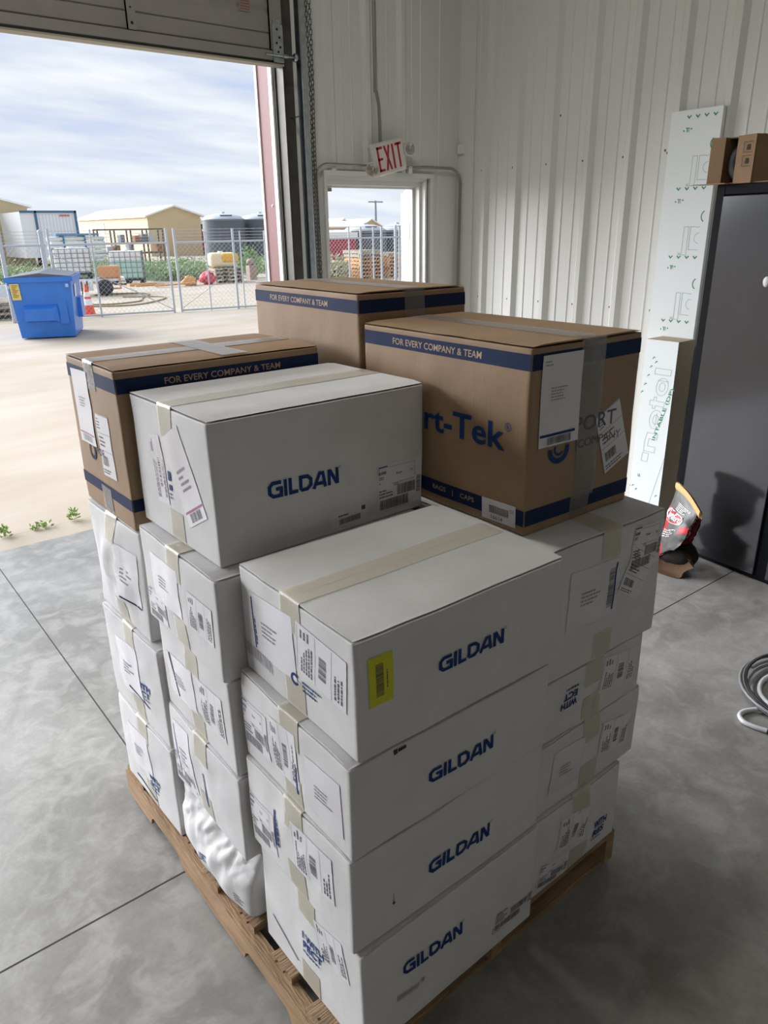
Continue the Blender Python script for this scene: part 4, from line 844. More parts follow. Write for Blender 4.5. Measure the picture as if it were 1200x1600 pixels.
mb = MB(); mb.box((-0.05, -0.10, 0.0), (0.02, 0.085, 0.003)); sl = mb.build('bottom_flap', M_kin, obx)

# ------------------------------------------------------------------ charcoal bags on the floor by the cabinet
M_bg = mat('bag_grey', '#5a5957', 0.35, noise_amt=0.3, noise_scale=18, bump=0.5, bump_scale=14); M_br = mat('bag_red', '#c81c28', 0.4, bump=0.4, bump_scale=12); M_bt = mat('bag_strip_tan', '#d3a96b', 0.6); M_bw = mat('bag_white', '#e8e6e6', 0.4)
M_bd = mat('bag_dark_red', '#6d1420', 0.4, bump=0.4, bump_scale=14); M_kp = mat('bag_paper_brown', '#4f3722', 0.85, bump=0.4, bump_scale=20); M_bk = mat('bag_shade_black', '#17130f', 0.7, bump=0.5, bump_scale=14)
def pillow(TL, TR, BR, BL, thick, seed, mats, zones, nu=18, nv=22):
    TL, TR, BR, BL = map(Vector, (TL, TR, BR, BL)); n0 = (TR-TL).cross(BL-TL).normalized()
    if n0.x > 0: n0 = -n0
    def P_(u, v, s_):
        p = (TL*(1-u)+TR*u)*(1-v)+(BL*(1-u)+BR*u)*v; f = (math.sin(math.pi*u)**0.6)*(math.sin(math.pi*min(1, v*0.93+0.03))**0.6)
        nn = noise.noise_vector(Vector((u*3.5, v*3.5, seed+s_)))*0.5+noise.noise_vector(Vector((u*9, v*9, seed*2+s_)))*0.25
        return p+n0*thick*s_*f*(0.55+0.4*nn.x)+Vector((nn.x, nn.y, nn.z))*0.022*min(1, 3*v)
    mb = MB()
    for s_ in (1, -1):
        k = len(mb.v); mb.grid(lambda u, v: P_(u, v, s_), nu, nv)
        cnt = nu*nv; base = len(mb.f)-cnt
        for j in range(nv):
            for i in range(nu): mb.m[base+j*nu+i] = zones((i+.5)/nu, (j+.5)/nv)
    return mb, P_, n0
bagT = thing('charcoal_bag', 'crumpled grey and red charcoal bag with tan top strip on the floor', 'bag', (3.55, 1.92, 0))
z1 = lambda u, v: 1 if (u < 0.22+0.2*(v-0.3) and 0.28 < v < 0.62) or (0.50 < v < 0.66 and u > 0.78) or (v > 0.80 and u < 0.2) else 0
mb, P1, n1 = pillow((3.617, 2.012, .462), (3.503, 1.812, .392), (3.46, 1.862, .195), (3.535, 2.040, .045), 0.055, 3, None, z1)
adopt(mb.build('bag_body', [M_bg, M_br]), bagT)
mb = MB(); TLs, TRs = Vector((3.622, 2.020, .478)), Vector((3.496, 1.798, .402)); dn = Vector((-0.004, -0.010, -.045)); 
mb.grid(lambda u, v: TLs*(1-u)+TRs*u+dn*v+Vector((-0.012*math.sin(math.pi*v)-0.006, 0, 0.018*math.sin(math.pi*u))), 14, 4); mb.grid(lambda u, v: TLs*(1-u)+TRs*u+dn*v+Vector((0.014*math.sin(math.pi*v)+0.006, 0, 0.018*math.sin(math.pi*u))), 14, 4)
adopt(mb.build('sewn_strip', M_bt), bagT)
def onbag(cu, cv, sx, sy, rot, off):
    c, s_ = math.cos(math.radians(rot)), math.sin(math.radians(rot)); return lambda a, b: P1(cu+(a*c-b*s_)*sx, cv-(a*s_+b*c)*sy, 1)+n1*off
def blob(Tf, r, name, m_, par): mb = MB(); mb.poly([Tf(r*math.cos(t*math.pi/14)*1.0, r*math.sin(t*math.pi/14)*(0.8+0.2*math.cos(t*math.pi/7))) for t in range(28)]); return adopt(mb.build(name, m_), par)
L1 = blob(onbag(.42, .38, .36, .17, -4, .003), 1.0, 'logo_badge', M_bw, bagT); blob(onbag(.42, .38, .36, .17, -4, .0045), 0.86, 'badge_field', M_br, L1)
vs, fs, _ = text2d('Kingsford', 0.02); Tf = onbag(.42, .38, .62, .20, -4, .006); mb = MB(); mb.raw([Tf(a, b*0.9) for a, b in vs], fs); adopt(mb.build('badge_lettering', M_bw), L1)
Tf = onbag(.62, .19, .5, .13, -2, .004)
mb = MB()
for (m_, k, d) in greek(-0.5, -0.5, 0.5, 0.5, 5, 5): mb.poly([Tf(d[0], d[1]), Tf(d[2], d[1]), Tf(d[2], d[3]), Tf(d[0], d[3])])
Tf = onbag(.45, .66, .7, .14, -4, .004)
for (m_, k, d) in greek(-0.5, -0.5, 0.5, 0.5, 4, 8): mb.poly([Tf(d[0], d[1]), Tf(d[2], d[1]), Tf(d[2], d[3]), Tf(d[0], d[3])])
adopt(mb.build('bag_print', M_bw), bagT)
bag2 = thing('charcoal_bag', 'dark red paper bag with torn brown opening behind the grey charcoal bag', 'bag', (3.63, 1.92, 0))
mb, P2, n2 = pillow((3.66, 1.985, .36), (3.60, 1.838, .312), (3.535, 1.842, .195), (3.60, 2.02, .08), 0.055, 9, None, lambda u, v: 0)
adopt(mb.build('bag_body', [M_bd]), bag2)
vs, fs, _ = text2d('Kingsford', 0.02); mb = MB(); mb.raw([P2(0.80-b*0.26, 0.42-a*0.75*-1, 1)+n2*.003 for a, b in vs], fs); adopt(mb.build('bag_lettering', M_bw), bag2)
mb = MB()   # torn open mouth lying on the floor
C0 = Vector((3.60, 1.945, 0.11))
def mouth(u, v):
    a = math.pi*2*u; r = 0.085+0.035*v; w = noise.noise(Vector((math.cos(a)*2, math.sin(a)*2, v*3+4)))*0.05*v
    p = C0+Vector((-0.10*v, 0, -0.06*v))+Vector((0.45*r*math.cos(a), (r+w)*math.sin(a), (0.75*r)*math.cos(a))); p.z = max(0.003, p.z); return p
mb.grid(mouth, 28, 8); adopt(mb.build('torn_mouth', M_kp), bag2)
mb = MB()
def blk(u, v):
    a = math.pi*2*u; b = math.pi*v; p = Vector((3.60+0.075*math.sin(b)*math.cos(a), 1.955+0.125*math.sin(b)*math.sin(a), 0.085+0.085*math.cos(b))); p += noise.noise_vector(p*22)*0.012; p.z = max(0.002, p.z); return p
mb.grid(blk, 24, 14); adopt(mb.build('bag_shaded_bottom', M_bk), bag2)  # base of the bag, with the shadow inside it put into the near-black colour

# ------------------------------------------------------------------ coiled hose on the floor at the right
M_h1 = mat('hose_white', '#c9cbcf', 0.3); M_h2 = mat('cable_grey', '#77787a', 0.4); M_h3 = mat('cable_dark', '#26262a', 0.5)
hz_ = thing('coiled_hose', 'loose coil of white and grey hose on the floor at the right', 'hose', (2.92, 0.86, 0))
def coil(name, m_, r0, r1, turns, cz, rad, ph=0, ex=1.0, cx_=2.90, cy_=0.90):
    mb = MB(); n = int(36*turns); pts = []
    for k in range(n+1):
        t = k/n; a = ph+2*math.pi*turns*t; r = r0+(r1-r0)*t+0.012*math.sin(a*1.7+ph); pts.append((cx_+r*math.cos(a)*ex, cy_+r*math.sin(a), cz+rad+0.008*(1+math.sin(a*0.9+ph))))
    mb.tube(pts, rad, 8); return adopt(mb.build(name, m_), hz_)
coil('hose_loop', M_h2, 0.275, 0.26, 2.2, 0.012, 0.0065, 0.4, 1.1); coil('hose_loop', M_h3, 0.268, 0.255, 1.6, 0.02, 0.005, 1.9, 1.08); coil('hose_loop', M_h2, 0.24, 0.25, 1.8, 0.0, 0.0065, 3.2, 1.05, 2.88, 0.885)
mb = MB(); mb.tube(smooth([(2.98, 1.06, .02), (2.86, 1.09, .014), (2.76, 1.06, .012), (2.71, 1.00, .010), (2.70, .94, .010), (2.74, .88, .010), (2.80, .84, .012)]), 0.009, 8); adopt(mb.build('white_hose', M_h1), hz_)
mb = MB(); mb.tube(smooth([(2.66, .985, .016), (2.60, 1.03, .010), (2.552, 1.035, .010), (2.522, 1.005, .010), (2.522, .965, .010), (2.535, .92, .010)]), 0.0095, 8); adopt(mb.build('white_hose', M_h1), hz_)
mb = MB(); mb.tube([(2.535, .92, .010), (2.545, .87, .010)], 0.0105, 8); adopt(mb.build('hose_fitting', M_h3), hz_)
# ------------------------------------------------------------------ the yard outside
def sand():
    m = bpy.data.materials.new('yard_ground'); m.use_nodes = True; t = m.node_tree; b = t.nodes['Principled BSDF']; L = t.links.new
    tcn = t.nodes.new('ShaderNodeTexCoord'); mp_ = t.nodes.new('ShaderNodeMapping'); mp_.inputs['Scale'].default_value = (0.35, 1.0, 1); L(tcn.outputs['Object'], mp_.inputs[0])
    n = t.nodes.new('ShaderNodeTexNoise'); n.inputs['Scale'].default_value = 0.9; n.inputs['Detail'].default_value = 8; n.inputs['Roughness'].default_value = 0.6; L(mp_.outputs[0], n.inputs['Vector'])
    r = t.nodes.new('ShaderNodeValToRGB'); L(n.outputs['Fac'], r.inputs[0]); e_ = r.color_ramp.elements; e_[0].position = 0.32; e_[0].color = (0.41, 0.335, 0.24, 1); e_[1].position = 0.68; e_[1].color = (0.53, 0.475, 0.40, 1)
    L(r.outputs[0], b.inputs['Base Color']); b.inputs['Roughness'].default_value = 0.85; return m
M_ground = sand(); M_apron = mat('apron_concrete', (0.45, 0.39, 0.30), 0.8, noise_amt=0.12, noise_scale=3, bump=0.1, bump_scale=40)
mb = MB(); mb.box((-60, 4.93, -0.3), (160, 240, -0.004)); tag(mb.build('ground', M_ground), kind='structure')
mb = MB(); mb.box((-20, 4.68, -0.2), (20, 4.925, -0.003)); tag(mb.build('apron', M_apron), kind='structure')
M_leaf = mat('weed_green', (0.22, 0.36, 0.13), 0.7); M_leaf2 = mat('weed_pale', (0.36, 0.43, 0.27), 0.7); M_leaf3 = mat('weed_dry', (0.45, 0.44, 0.25), 0.7)
def leafy(mb, c, rx, ry, h, n, size, R, mi=lambda R: 0):
    for _ in range(n):
        a = R.uniform(0, 6.283); r = math.sqrt(R.random()); x = c[0]+rx*r*math.cos(a); y = c[1]+ry*r*math.sin(a); z = c[2]+h*R.random()**0.8*(1-0.45*r*r)
        d = Vector((R.uniform(-1, 1), R.uniform(-1, 1), R.uniform(0.1, 1.3))).normalized(); s_ = d.orthogonal().normalized()*size*0.22; p = Vector((x, y, z)); q = p+d*size
        mb.poly([p, p+d*size*0.5+s_, q, p+d*size*0.5-s_], mi(R))
R = random.Random(3)
for i, (x, y, s_, lb_) in enumerate(((0.77, 4.93, 0.07, 'small green weed in the slab joint, leftmost of three'), (0.998, 4.925, 0.10, 'low green weed spreading in the slab joint, middle of three'), (1.199, 4.93, 0.10, 'small green weed in the slab joint, nearest the boxes'))):
    mb = MB(); leafy(mb, (x, y, -0.004), s_*0.8 if i == 1 else 0.03, 0.03, s_*(0.4 if i == 1 else 1.0), 60, 0.03, R); tag(mb.build('weed', mat('joint_weed', (0.30, 0.42, 0.12), 0.7)), lb_, 'weed')
# ---- dumpster
M_blue = mat('dumpster_blue', (0.035, 0.21, 0.72), 0.32, noise_amt=0.15, noise_scale=4); M_bl2 = mat('dumpster_lid_grey', '#5b6069', 0.6)
dm = thing('dumpster', 'blue metal dumpster with grey lid and yellow notice outside', 'dumpster', (3.30, 14.90, 0), -0.405)
# local: x along the front (0..0.96), y back (0..1.25)
WB, WT, DB, DT, H = 0.93, 1.0, 1.22, 1.22, 1.06
mb = MB(); f = [(0.0, 0, 0.02), (WB, 0, 0.02), (WB, DB, 0.02), (0, DB, 0.02), (-0.07, -0.10, H), (WT, -0.10, H), (WT, DT+0.05, H), (-0.07, DT+0.05, H)]
for q in ((0, 1, 5, 4), (1, 2, 6, 5), (2, 3, 7, 6), (3, 0, 4, 7), (3, 2, 1, 0)): mb.poly([f[i] for i in q])
mb.poly([f[i] for i in (4, 5, 6, 7)]); mb.build('body', M_blue, dm)
mb = MB(); mb.box((-0.10, -0.135, H-0.06), (WT+0.03, -0.085, H+0.025)); mb.box((WT-0.02, -0.13, H-0.06), (WT+0.03, DT+0.07, H+0.025)); mb.box((-0.10, -0.13, H-0.06), (-0.05, DT+0.07, H+0.025)); mb.build('rim', M_blue, dm)
mb = MB(); mb.poly([(-0.05, -0.11, H+0.03), (0.47, -0.11, H+0.09), (0.47, DT, H+0.12), (-0.05, DT, H+0.04)]); mb.poly([(0.47, -0.11, H+0.09), (WT, -0.11, H+0.03), (WT, DT, H+0.04), (0.47, DT, H+0.12)])
mb.poly([(-0.05, -0.11, H+0.02), (WT, -0.11, H+0.02), (WT, -0.11, H+0.03), (0.47, -0.11, H+0.09), (-0.05, -0.11, H+0.03)]); mb.build('lid', M_bl2, dm)
mb = MB()
def pocket(xa, xb, ya, sgn):
    mb.poly([(xa, ya, 0.62), (xb, ya, 0.62), (xb-0.08, ya-0.13, 0.54), (xa, ya-0.13, 0.54)]); mb.poly([(xa, ya-0.13, 0.54), (xb-0.08, ya-0.13, 0.54), (xb-0.08, ya-0.12, 0.33), (xa, ya-0.12, 0.33)])
    mb.poly([(xb-0.08, ya-0.13, 0.54), (xb, ya-0.02, 0.62), (xb+0.04, ya, 0.28), (xb-0.08, ya-0.12, 0.33)]); mb.poly([(xa, ya, 0.62), (xa, ya-0.13, 0.54), (xa, ya-0.12, 0.33), (xa, ya, 0.33)])
    mb.poly([(xa, ya-0.12, 0.33), (xb-0.08, ya-0.12, 0.33), (xb, ya, 0.30), (xa, ya, 0.30)])
pocket(0.14, 0.70, -0.035, 1); mb.build('fork_pocket', M_blue, dm)
mb = MB(); mb.box((0.72, -0.07, 0.26), (0.86, -0.0, 0.68)); mb.build('side_plate', M_blue, dm); mb = MB(); mb.box((WB-0.01, 0.65, 0.30), (WB+0.10, 1.15, 0.66)); mb.build('side_plate', M_blue, dm)
mb = MB(); mb.poly([(-0.02, -0.092, H-0.36), (0.13, -0.088, H-0.36), (0.12, -0.108, H-0.08), (-0.035, -0.112, H-0.08)]); nt_ = mb.build('notice', mat('notice_yellow', '#e2cf7a', 0.5), dm)
mb = MB()
for k in range(8): mb.poly([(0.0, -0.112+0.0018*k, H-0.12-0.028*k), (0.10-0.02*(k % 3), -0.112+0.0018*k, H-0.12-0.028*k), (0.10-0.02*(k % 3), -0.111+0.0018*k, H-0.105-0.028*k), (0.0, -0.111+0.0018*k, H-0.105-0.028*k)])
mb.build('notice_print', mat('notice_brown', '#a9853f', 0.5), nt_)
mb = MB(); mb.box((0.895, -0.112, H-0.16), (0.945, -0.090, H-0.10)); mb.box((-0.075, -0.118, H-0.16), (-0.035, -0.088, H-0.11)); mb.build('reflector', mat('reflector_pale', '#aac6ea', 0.4), dm)
mb = MB(); mb.poly([(WT-0.012, 0.25, 0.70), (WT-0.012, 0.50, 0.70), (WT+0.004, 0.50, 0.93), (WT+0.004, 0.25, 0.93)]); mb.build('side_sticker', mat('sticker_pale', '#dcd5df', 0.5), dm)
# ---- traffic cone
cn = thing('traffic_cone', 'orange traffic cone with white band behind the blue dumpster', 'cone', (5.60, 18.25, 0))
mb = MB(); mb.box((-0.17, -0.17, 0), (0.17, 0.17, 0.03), bev=0.008); mb.lathe([(0.135, 0.03), (0.03, 0.70), (0.02, 0.71), (0, 0.71)], n=20); mb.build('cone_body', mat('cone_orange', '#e8502c', 0.5), cn)
mb = MB(); mb.lathe([(0.106, 0.235), (0.083, 0.375)], n=20); mb.lathe([(0.076, 0.425), (0.059, 0.53)], n=20); mb.build('reflective_band', mat('cone_white', '#eeeeee', 0.4), cn)
# ---- chain-link fence with a double gate
M_fence = mat('fence_galvanised', '#b9c1c6', 0.5, 0.2); M_wire = mat('fence_wire', '#b9bec0', 0.5, 0.2)
def mesh_panel(P0, P1, z0, z1, pitch=0.11):
    """diagonal wires clipped to the panel"""
    mb = MB(); P0, P1 = Vector(P0), Vector(P1); d = P1-P0; Ln = d.length; d.normalize(); H_ = z1-z0
    for sg in (1, -1):
        k = -H_ if sg > 0 else 0.0
        while k < (Ln if sg > 0 else Ln+H_):
            a0, a1 = (k, k+H_) if sg > 0 else (k, k-H_); zz0, zz1 = z0, z1
            def clip(a, other, za, zb):
                if a < 0: t = (0-a)/(other-a); return 0, za+(zb-za)*t
                if a > Ln: t = (Ln-a)/(other-a); return Ln, za+(zb-za)*t
                return a, za
            if (a0 < 0 and a1 <= 0) or (a0 >= Ln and a1 >= Ln): k += pitch; continue
            A, zA = clip(a0, a1, z0, z1); B_, zB = clip(a1, a0, z1, z0)
            p, q = P0+d*A, P0+d*B_; mb.bar((p.x, p.y, zA), (q.x, q.y, zB), 0.004, 0.004, up=(-d.y, d.x, 0)); k += pitch
    return mb
def fence(name, label, cat, P0, P1, posts, top=1.57, bot=0.04, barbed=True, braces=(), post_h=1.85, rp=0.03, frame=False, diag=None):
    P0, P1 = Vector((*P0, 0)), Vector((*P1, 0)); f_ = thing(name, label, cat, tuple(P0)); d = P1-P0
    for t in posts:
        mb = MB(); p = P0+d*t[0]; r_ = t[1]; h_ = t[2] if len(t) > 2 else post_h; mb.tube([(p.x, p.y, 0 if len(t) < 4 else t[3]), (p.x, p.y, h_)], r_, 8); 
        if r_ > 0.03: mb.lathe([(r_*1.15, -0.02), (r_*1.1, 0.015), (0, 0.05)], c=(p.x, p.y, h_), n=10)
        adopt(mb.build('post', M_fence), f_)
    for z in ([top, bot] if frame else [top]):
        mb = MB(); mb.tube([(P0.x, P0.y, z), (P1.x, P1.y, z)], 0.022, 8); adopt(mb.build('rail', M_fence), f_)
    for (ta, za, tb_, zb) in (diag or ()):
        mb = MB(); a, b = P0+d*ta, P0+d*tb_; mb.tube([(a.x, a.y, za), (b.x, b.y, zb)], 0.008, 6); adopt(mb.build('brace', M_fence), f_)
    adopt(mesh_panel(P0, P1, bot, top).build('chain_link', M_wire), f_)
    if barbed:
        for z in (1.64, 1.71, 1.78, 1.85):
            mb = MB(); mb.tube([(P0.x, P0.y, z), (P1.x, P1.y, z)], 0.006, 4)
            n = int(d.length/0.16)
            for k in range(n): p = P0+d*((k+.5)/n); mb.bar((p.x-0.012, p.y, z-0.014), (p.x+0.012, p.y, z+0.014), 0.003, 0.003)
            adopt(mb.build('barbed_wire', M_wire), f_)
    return f_
gy = lambda x: 17.84-(x-5.24)*0.2162
fence('chain_link_fence', 'chain-link fence with barbed wire left of the gate, behind the dumpster', 'fence', (0.0, 18.3), (4.78, 17.9), [(0.1, .03), (0.45, .03), (0.815, 0.045), (0.985, 0.05)])
fence('chain_link_gate', 'left leaf of the chain-link double gate, behind the orange cone', 'gate', (4.86, gy(4.86)), (7.33, gy(7.33)), [(0.0, .025, 1.9), (0.345, .022, 1.88), (1.0, .03, 1.88)], frame=True, diag=[(0.0, 1.4, 0.99, 0.08), (0.62, 0.6, 1.0, 0.06)])
fence('chain_link_gate', 'right leaf of the chain-link double gate, ending at the thick post', 'gate', (7.50, gy(7.50)), (9.62, gy(9.62)), [(0.0, .03, 1.88), (0.33, .016, 1.80), (0.64, .03, 1.86), (0.72, .016, 1.80), (1.0, .02, 1.80)], frame=True, diag=[(0.02, 0.1, 0.5, 0.75)])
fence('chain_link_fence', 'chain-link fence right of the gate, also seen through the small door', 'fence', (9.80, gy(9.8)), (17.0, 17.0), [(0.0, .055), (0.33, .022), (0.385, .03), (0.445, .022), (0.485, .03), (0.555, .04), (0.575, .03), (0.8, .03)])
# ---- pallets on the left beyond the fence, white sheet
M_pw = mat('weathered_pallet', '#b5a894', 0.8, noise_amt=0.25, noise_scale=6)
def small_pallet(name='pallet', m_=M_pw):
    mb = MB()
    for x in (0, 0.48, 0.96): mb.box((x, 0, 0.02), (x+0.05, 1.2, 0.11))
    for k in range(7): mb.box((0, k*0.183, 0.11), (1.01, k*0.183+0.10, 0.13))
    for k in (0, 3, 6): mb.box((0, k*0.183, 0.0), (1.01, k*0.183+0.10, 0.02))
    return mb.build(name, m_)
pl0 = small_pallet()
M_lum = mat('new_lumber', '#d9a669', 0.75, noise_amt=0.2, noise_scale=6)
def place(src, loc, rz, label, group, mat_=None, first=[]):
    o = src if src not in first else src.copy()
    if src in first: COL.objects.link(o)
    first.append(src); o.location = loc; o.rotation_euler = (0, 0, rz)
    return tag(o, label, 'pallet', group)
for k in range(3): place(pl0, (3.2+0.05*k, 18.85, 0.13*k), -0.2+0.06*k, 'weathered pallet in the low pile at the left edge behind the dumpster', 'pallets piled behind the dumpster')
mb = MB(); mb.box((2.9, 20.9, 0.30), (4.6, 21.0, 0.62)); mb.box((3.0, 20.9, 0), (3.1, 21.0, 0.3)); mb.box((4.4, 20.9, 0), (4.5, 21, 0.3)); tag(mb.build('trough', mat('pale_blue_white', '#d8e3ea', 0.5)), 'pale trough standing beyond the fence at the left edge', 'trough')
# ---- vegetation strip beyond the fence
R = random.Random(11); mb = MB()
for _ in range(150):
    x = R.uniform(6.0, 20.0); y = R.uniform(30.3, 34.6); leafy(mb, (x, y, 0), 0.7, 0.5, R.uniform(0.35, 0.85), 80, 0.16, R, lambda R: R.choice((0, 0, 0, 1, 2)))
for _ in range(60):
    x = R.uniform(11.9, 15.0); y = R.uniform(28.9, 30.0); leafy(mb, (x, y, 0), 0.6, 0.5, R.uniform(0.35, 0.6), 80, 0.12, R, lambda R: R.choice((1, 1, 0)))
tag(mb.build('weeds', [M_leaf, M_leaf2, M_leaf3]), 'strip of green weeds and bushes beyond the fence', 'weeds', kind='stuff')
mb = MB(); leafy(mb, (15.3, 28.2, 0), 0.45, 0.4, 1.25, 500, 0.16, R); tag(mb.build('bush', M_leaf), 'tall green bush beside the yellow tank', 'bush')
mb = MB(); leafy(mb, (16.1, 23.2, 0), 0.6, 0.3, 1.0, 260, 0.2, R); tag(mb.build('bush', M_leaf3), 'dry bush before the red container, seen through the small door', 'bush')
# ---- intermediate bulk containers
M_cage = mat('cage_steel', '#7f878a', 0.5, 0.3); M_tote = mat('tote_white', '#eef0ee', 0.5); M_teal = mat('tote_teal', '#b4dcd0', 0.4); M_blk = mat('pallet_black', '#303236', 0.6)
def tote(loc, rz, label, teal, z0=0.0, w=1.08, dpt=0.95, h=0.98):
    t_ = thing('liquid_tote', label, 'liquid tote', loc, rz)
    mb = MB(); mb.box((0.02, 0.02, 0.16), (w-0.02, dpt-0.02, 0.16+h*0.70), bev=0.05); mb.build('tank', M_teal if teal else M_tote, t_)
    mb = MB(); mb.box((0.02, 0.02, 0.16+h*0.66), (w-0.02, dpt-0.02, 0.16+h), bev=0.05); mb.lathe([(0.10, 0), (0.10, 0.05), (0, 0.05)], c=(w/2, dpt/2, 0.16+h), n=16); mb.build('tank_top', M_tote, t_)
    mb = MB(); r_ = 0.011
    for k in range(6): z = 0.20+h*0.93*k/5; mb.tube([(0, 0, z), (w, 0, z), (w, dpt, z), (0, dpt, z)], r_, 5, closed=True)
    for k in range(7):
        x = w*k/6; mb.tube([(x, 0, 0.14), (x, 0, 0.16+h)], r_, 5); mb.tube([(x, dpt, 0.14), (x, dpt, 0.16+h)], r_, 5)
    for k in range(1, 5): y = dpt*k/5; mb.tube([(0, y, 0.14), (0, y, 0.16+h)], r_, 5); mb.tube([(w, y, 0.14), (w, y, 0.16+h)], r_, 5)
    mb.build('cage', M_cage, t_)
    mb = MB()
    for x in (0, w/2-0.07, w-0.14): mb.box((x, 0, 0), (x+0.14, dpt, 0.10))
    mb.box((0, 0, 0.10), (w, dpt, 0.14)); mb.build('base', M_blk, t_); return t_
tote((9.75, 28.6, 0.03), -0.45, 'caged liquid tote with pale teal contents on a wooden pallet beyond the gate', True, w=1.15)
mb = MB(); mb.box((9.9, 27.2, 0), (10.9, 27.5, 0.08)); mb.box((10.0, 26.9, 0), (11.1, 27.0, 0.05)); tag(mb.build('plank', M_lum), 'flat wooden boards lying in front of the teal tote', 'planks')
tote((6.72, 24.6, 0.50), -0.3, 'caged white tote riding on the small equipment trailer', False, w=1.05, h=0.72)
tl = thing('equipment_trailer', 'small orange and white equipment trailer carrying the white tote', 'trailer', (6.7, 24.3, 0), -0.3)
mb = MB(); mb.box((-0.1, -0.1, 0.42), (1.9, 1.1, 0.49)); mb.build('deck', M_tote, tl)
mb = MB(); mb.box((0.0, -0.15, 0.16), (0.95, 0.05, 0.42)); mb.box((0.05, -0.17, 0.34), (0.85, -0.15, 0.39)); mb.build('tool_rack', M_tote, tl)
mb = MB(); mb.box((1.14, -0.1, 0.495), (1.78, 0.5, 0.86), bev=0.05); mb.tube([(1.14, -0.12, 0.2), (1.74, -0.12, 0.2), (1.74, -0.12, 0.8)], 0.03, 8); mb.build('power_unit', mat('faded_orange', '#d59a68', 0.6), tl)
for y in (-0.22, 1.05):
    mb = MB(); mb.lathe([(0.0, -0.09), (0.12, -0.09), (0.22, -0.07), (0.24, 0), (0.22, 0.07), (0.12, 0.09), (0, 0.09)], c=(1.28, y, 0.24), n=20, M=Matrix.Rotation(math.pi/2, 4, 'X')); w_ = mb.build('tyre', M_blk, tl)
    mb = MB(); mb.lathe([(0.11, -0.095), (0.03, -0.10), (0, -0.10)], c=(1.28, y, 0.24), n=12, M=Matrix.Rotation(math.pi/2, 4, 'X')); mb.build('hub', M_tote, w_)
for k, x in enumerate((0.62, 0.78)): mb = MB(); mb.tube([(x, -0.2, 0), (x, -0.2, 0.45)], 0.02, 6); mb.build('leg', M_blk, tl)
mb = MB(); mb.tube(smooth([(6.3, 21.2, .015), (6.9, 20.6, .015), (7.8, 20.9, .015), (8.3, 21.9, .015), (9.0, 23.2, .015), (8.6, 24.0, .015), (7.6, 24.1, .015)]), 0.022, 6); mb.tube(smooth([(6.2, 20.4, .015), (7.2, 19.9, .015), (8.2, 20.6, .015), (8.9, 21.8, .015), (8.0, 22.7, .015)]), 0.022, 6)
tag(mb.build('hose', mat('hose_tan', '#9c8f62', 0.7)), 'tan hose lying in loops on the ground beyond the gate', 'hose')
# ---- pipe stack, storage rack
ps = thing('pipe_stack', 'stack of white pipes bundled with blue straps beyond the fence', 'pipes', (9.9, 36, 0), -0.1)
for r_ in range(7):
    for c_ in range(4):
        mb = MB(); zc_ = 0.45+0.19*r_; mb.tube([(-0.1+0.05*(r_ % 2), c_*0.2, zc_), (2.1+0.12*((r_*3+c_) % 3), c_*0.2, zc_)], 0.085, 10); mb.build('pipe', M_tote, ps)
for x in (0.45, 1.35): mb = MB(); mb.box((x, -0.11, 0.34), (x+0.07, 0.72, 1.70)); mb.build('strap', mat('strap_blue', '#3f7aa6', 0.5), ps)
mb = MB(); mb.box((0.2, -0.1, 1.70), (2.0, 0.7, 1.80)); mb.build('cover', MATS['strap_blue'], ps)
mb = MB(); mb.box((0.1, 0, 0), (0.25, 0.7, 0.35)); mb.box((1.8, 0, 0), (1.95, 0.7, 0.35)); mb.build('support', M_blk, ps)
rk = thing('storage_rack', 'brown steel storage rack filled with stored goods beyond the gate', 'rack', (12.1, 36.6, 0), -0.12)
M_rack = mat('rack_brown', '#6e6259', 0.7)
mb = MB()
for x in (0, 0.75, 1.5, 2.25, 3.0): mb.box((x, 0, 0), (x+0.07, 0.07, 1.95)); mb.box((x, 0.8, 0), (x+0.07, 0.87, 1.95))
for z in (0.85, 1.3, 1.9): mb.box((0, 0, z), (3.07, 0.07, z+0.07)); mb.box((0, 0.8, z), (3.07, 0.87, z+0.07))
mb.build('rack_frame', M_rack, rk)
R = random.Random(8)
for k in range(9):
    x = 0.1+k*0.33; w_ = R.uniform(0.2, 0.3); z = R.choice((0.92, 1.37)); mb = MB(); mb.box((12.1+x, 36.6+0.15-0.12*x, z), (12.1+x+w_, 36.6+0.6-0.12*x, z+R.uniform(0.25, 0.45)), bev=0.02)
    tag(mb.build('crate', mat(('crate_grey', 'crate_pale', 'crate_tan')[k % 3], ('#8f949a', '#d2d4d6', '#b07e5c')[k % 3], 0.6)), 'crate stored on the brown rack beyond the gate', 'crate', 'crates on the brown rack')
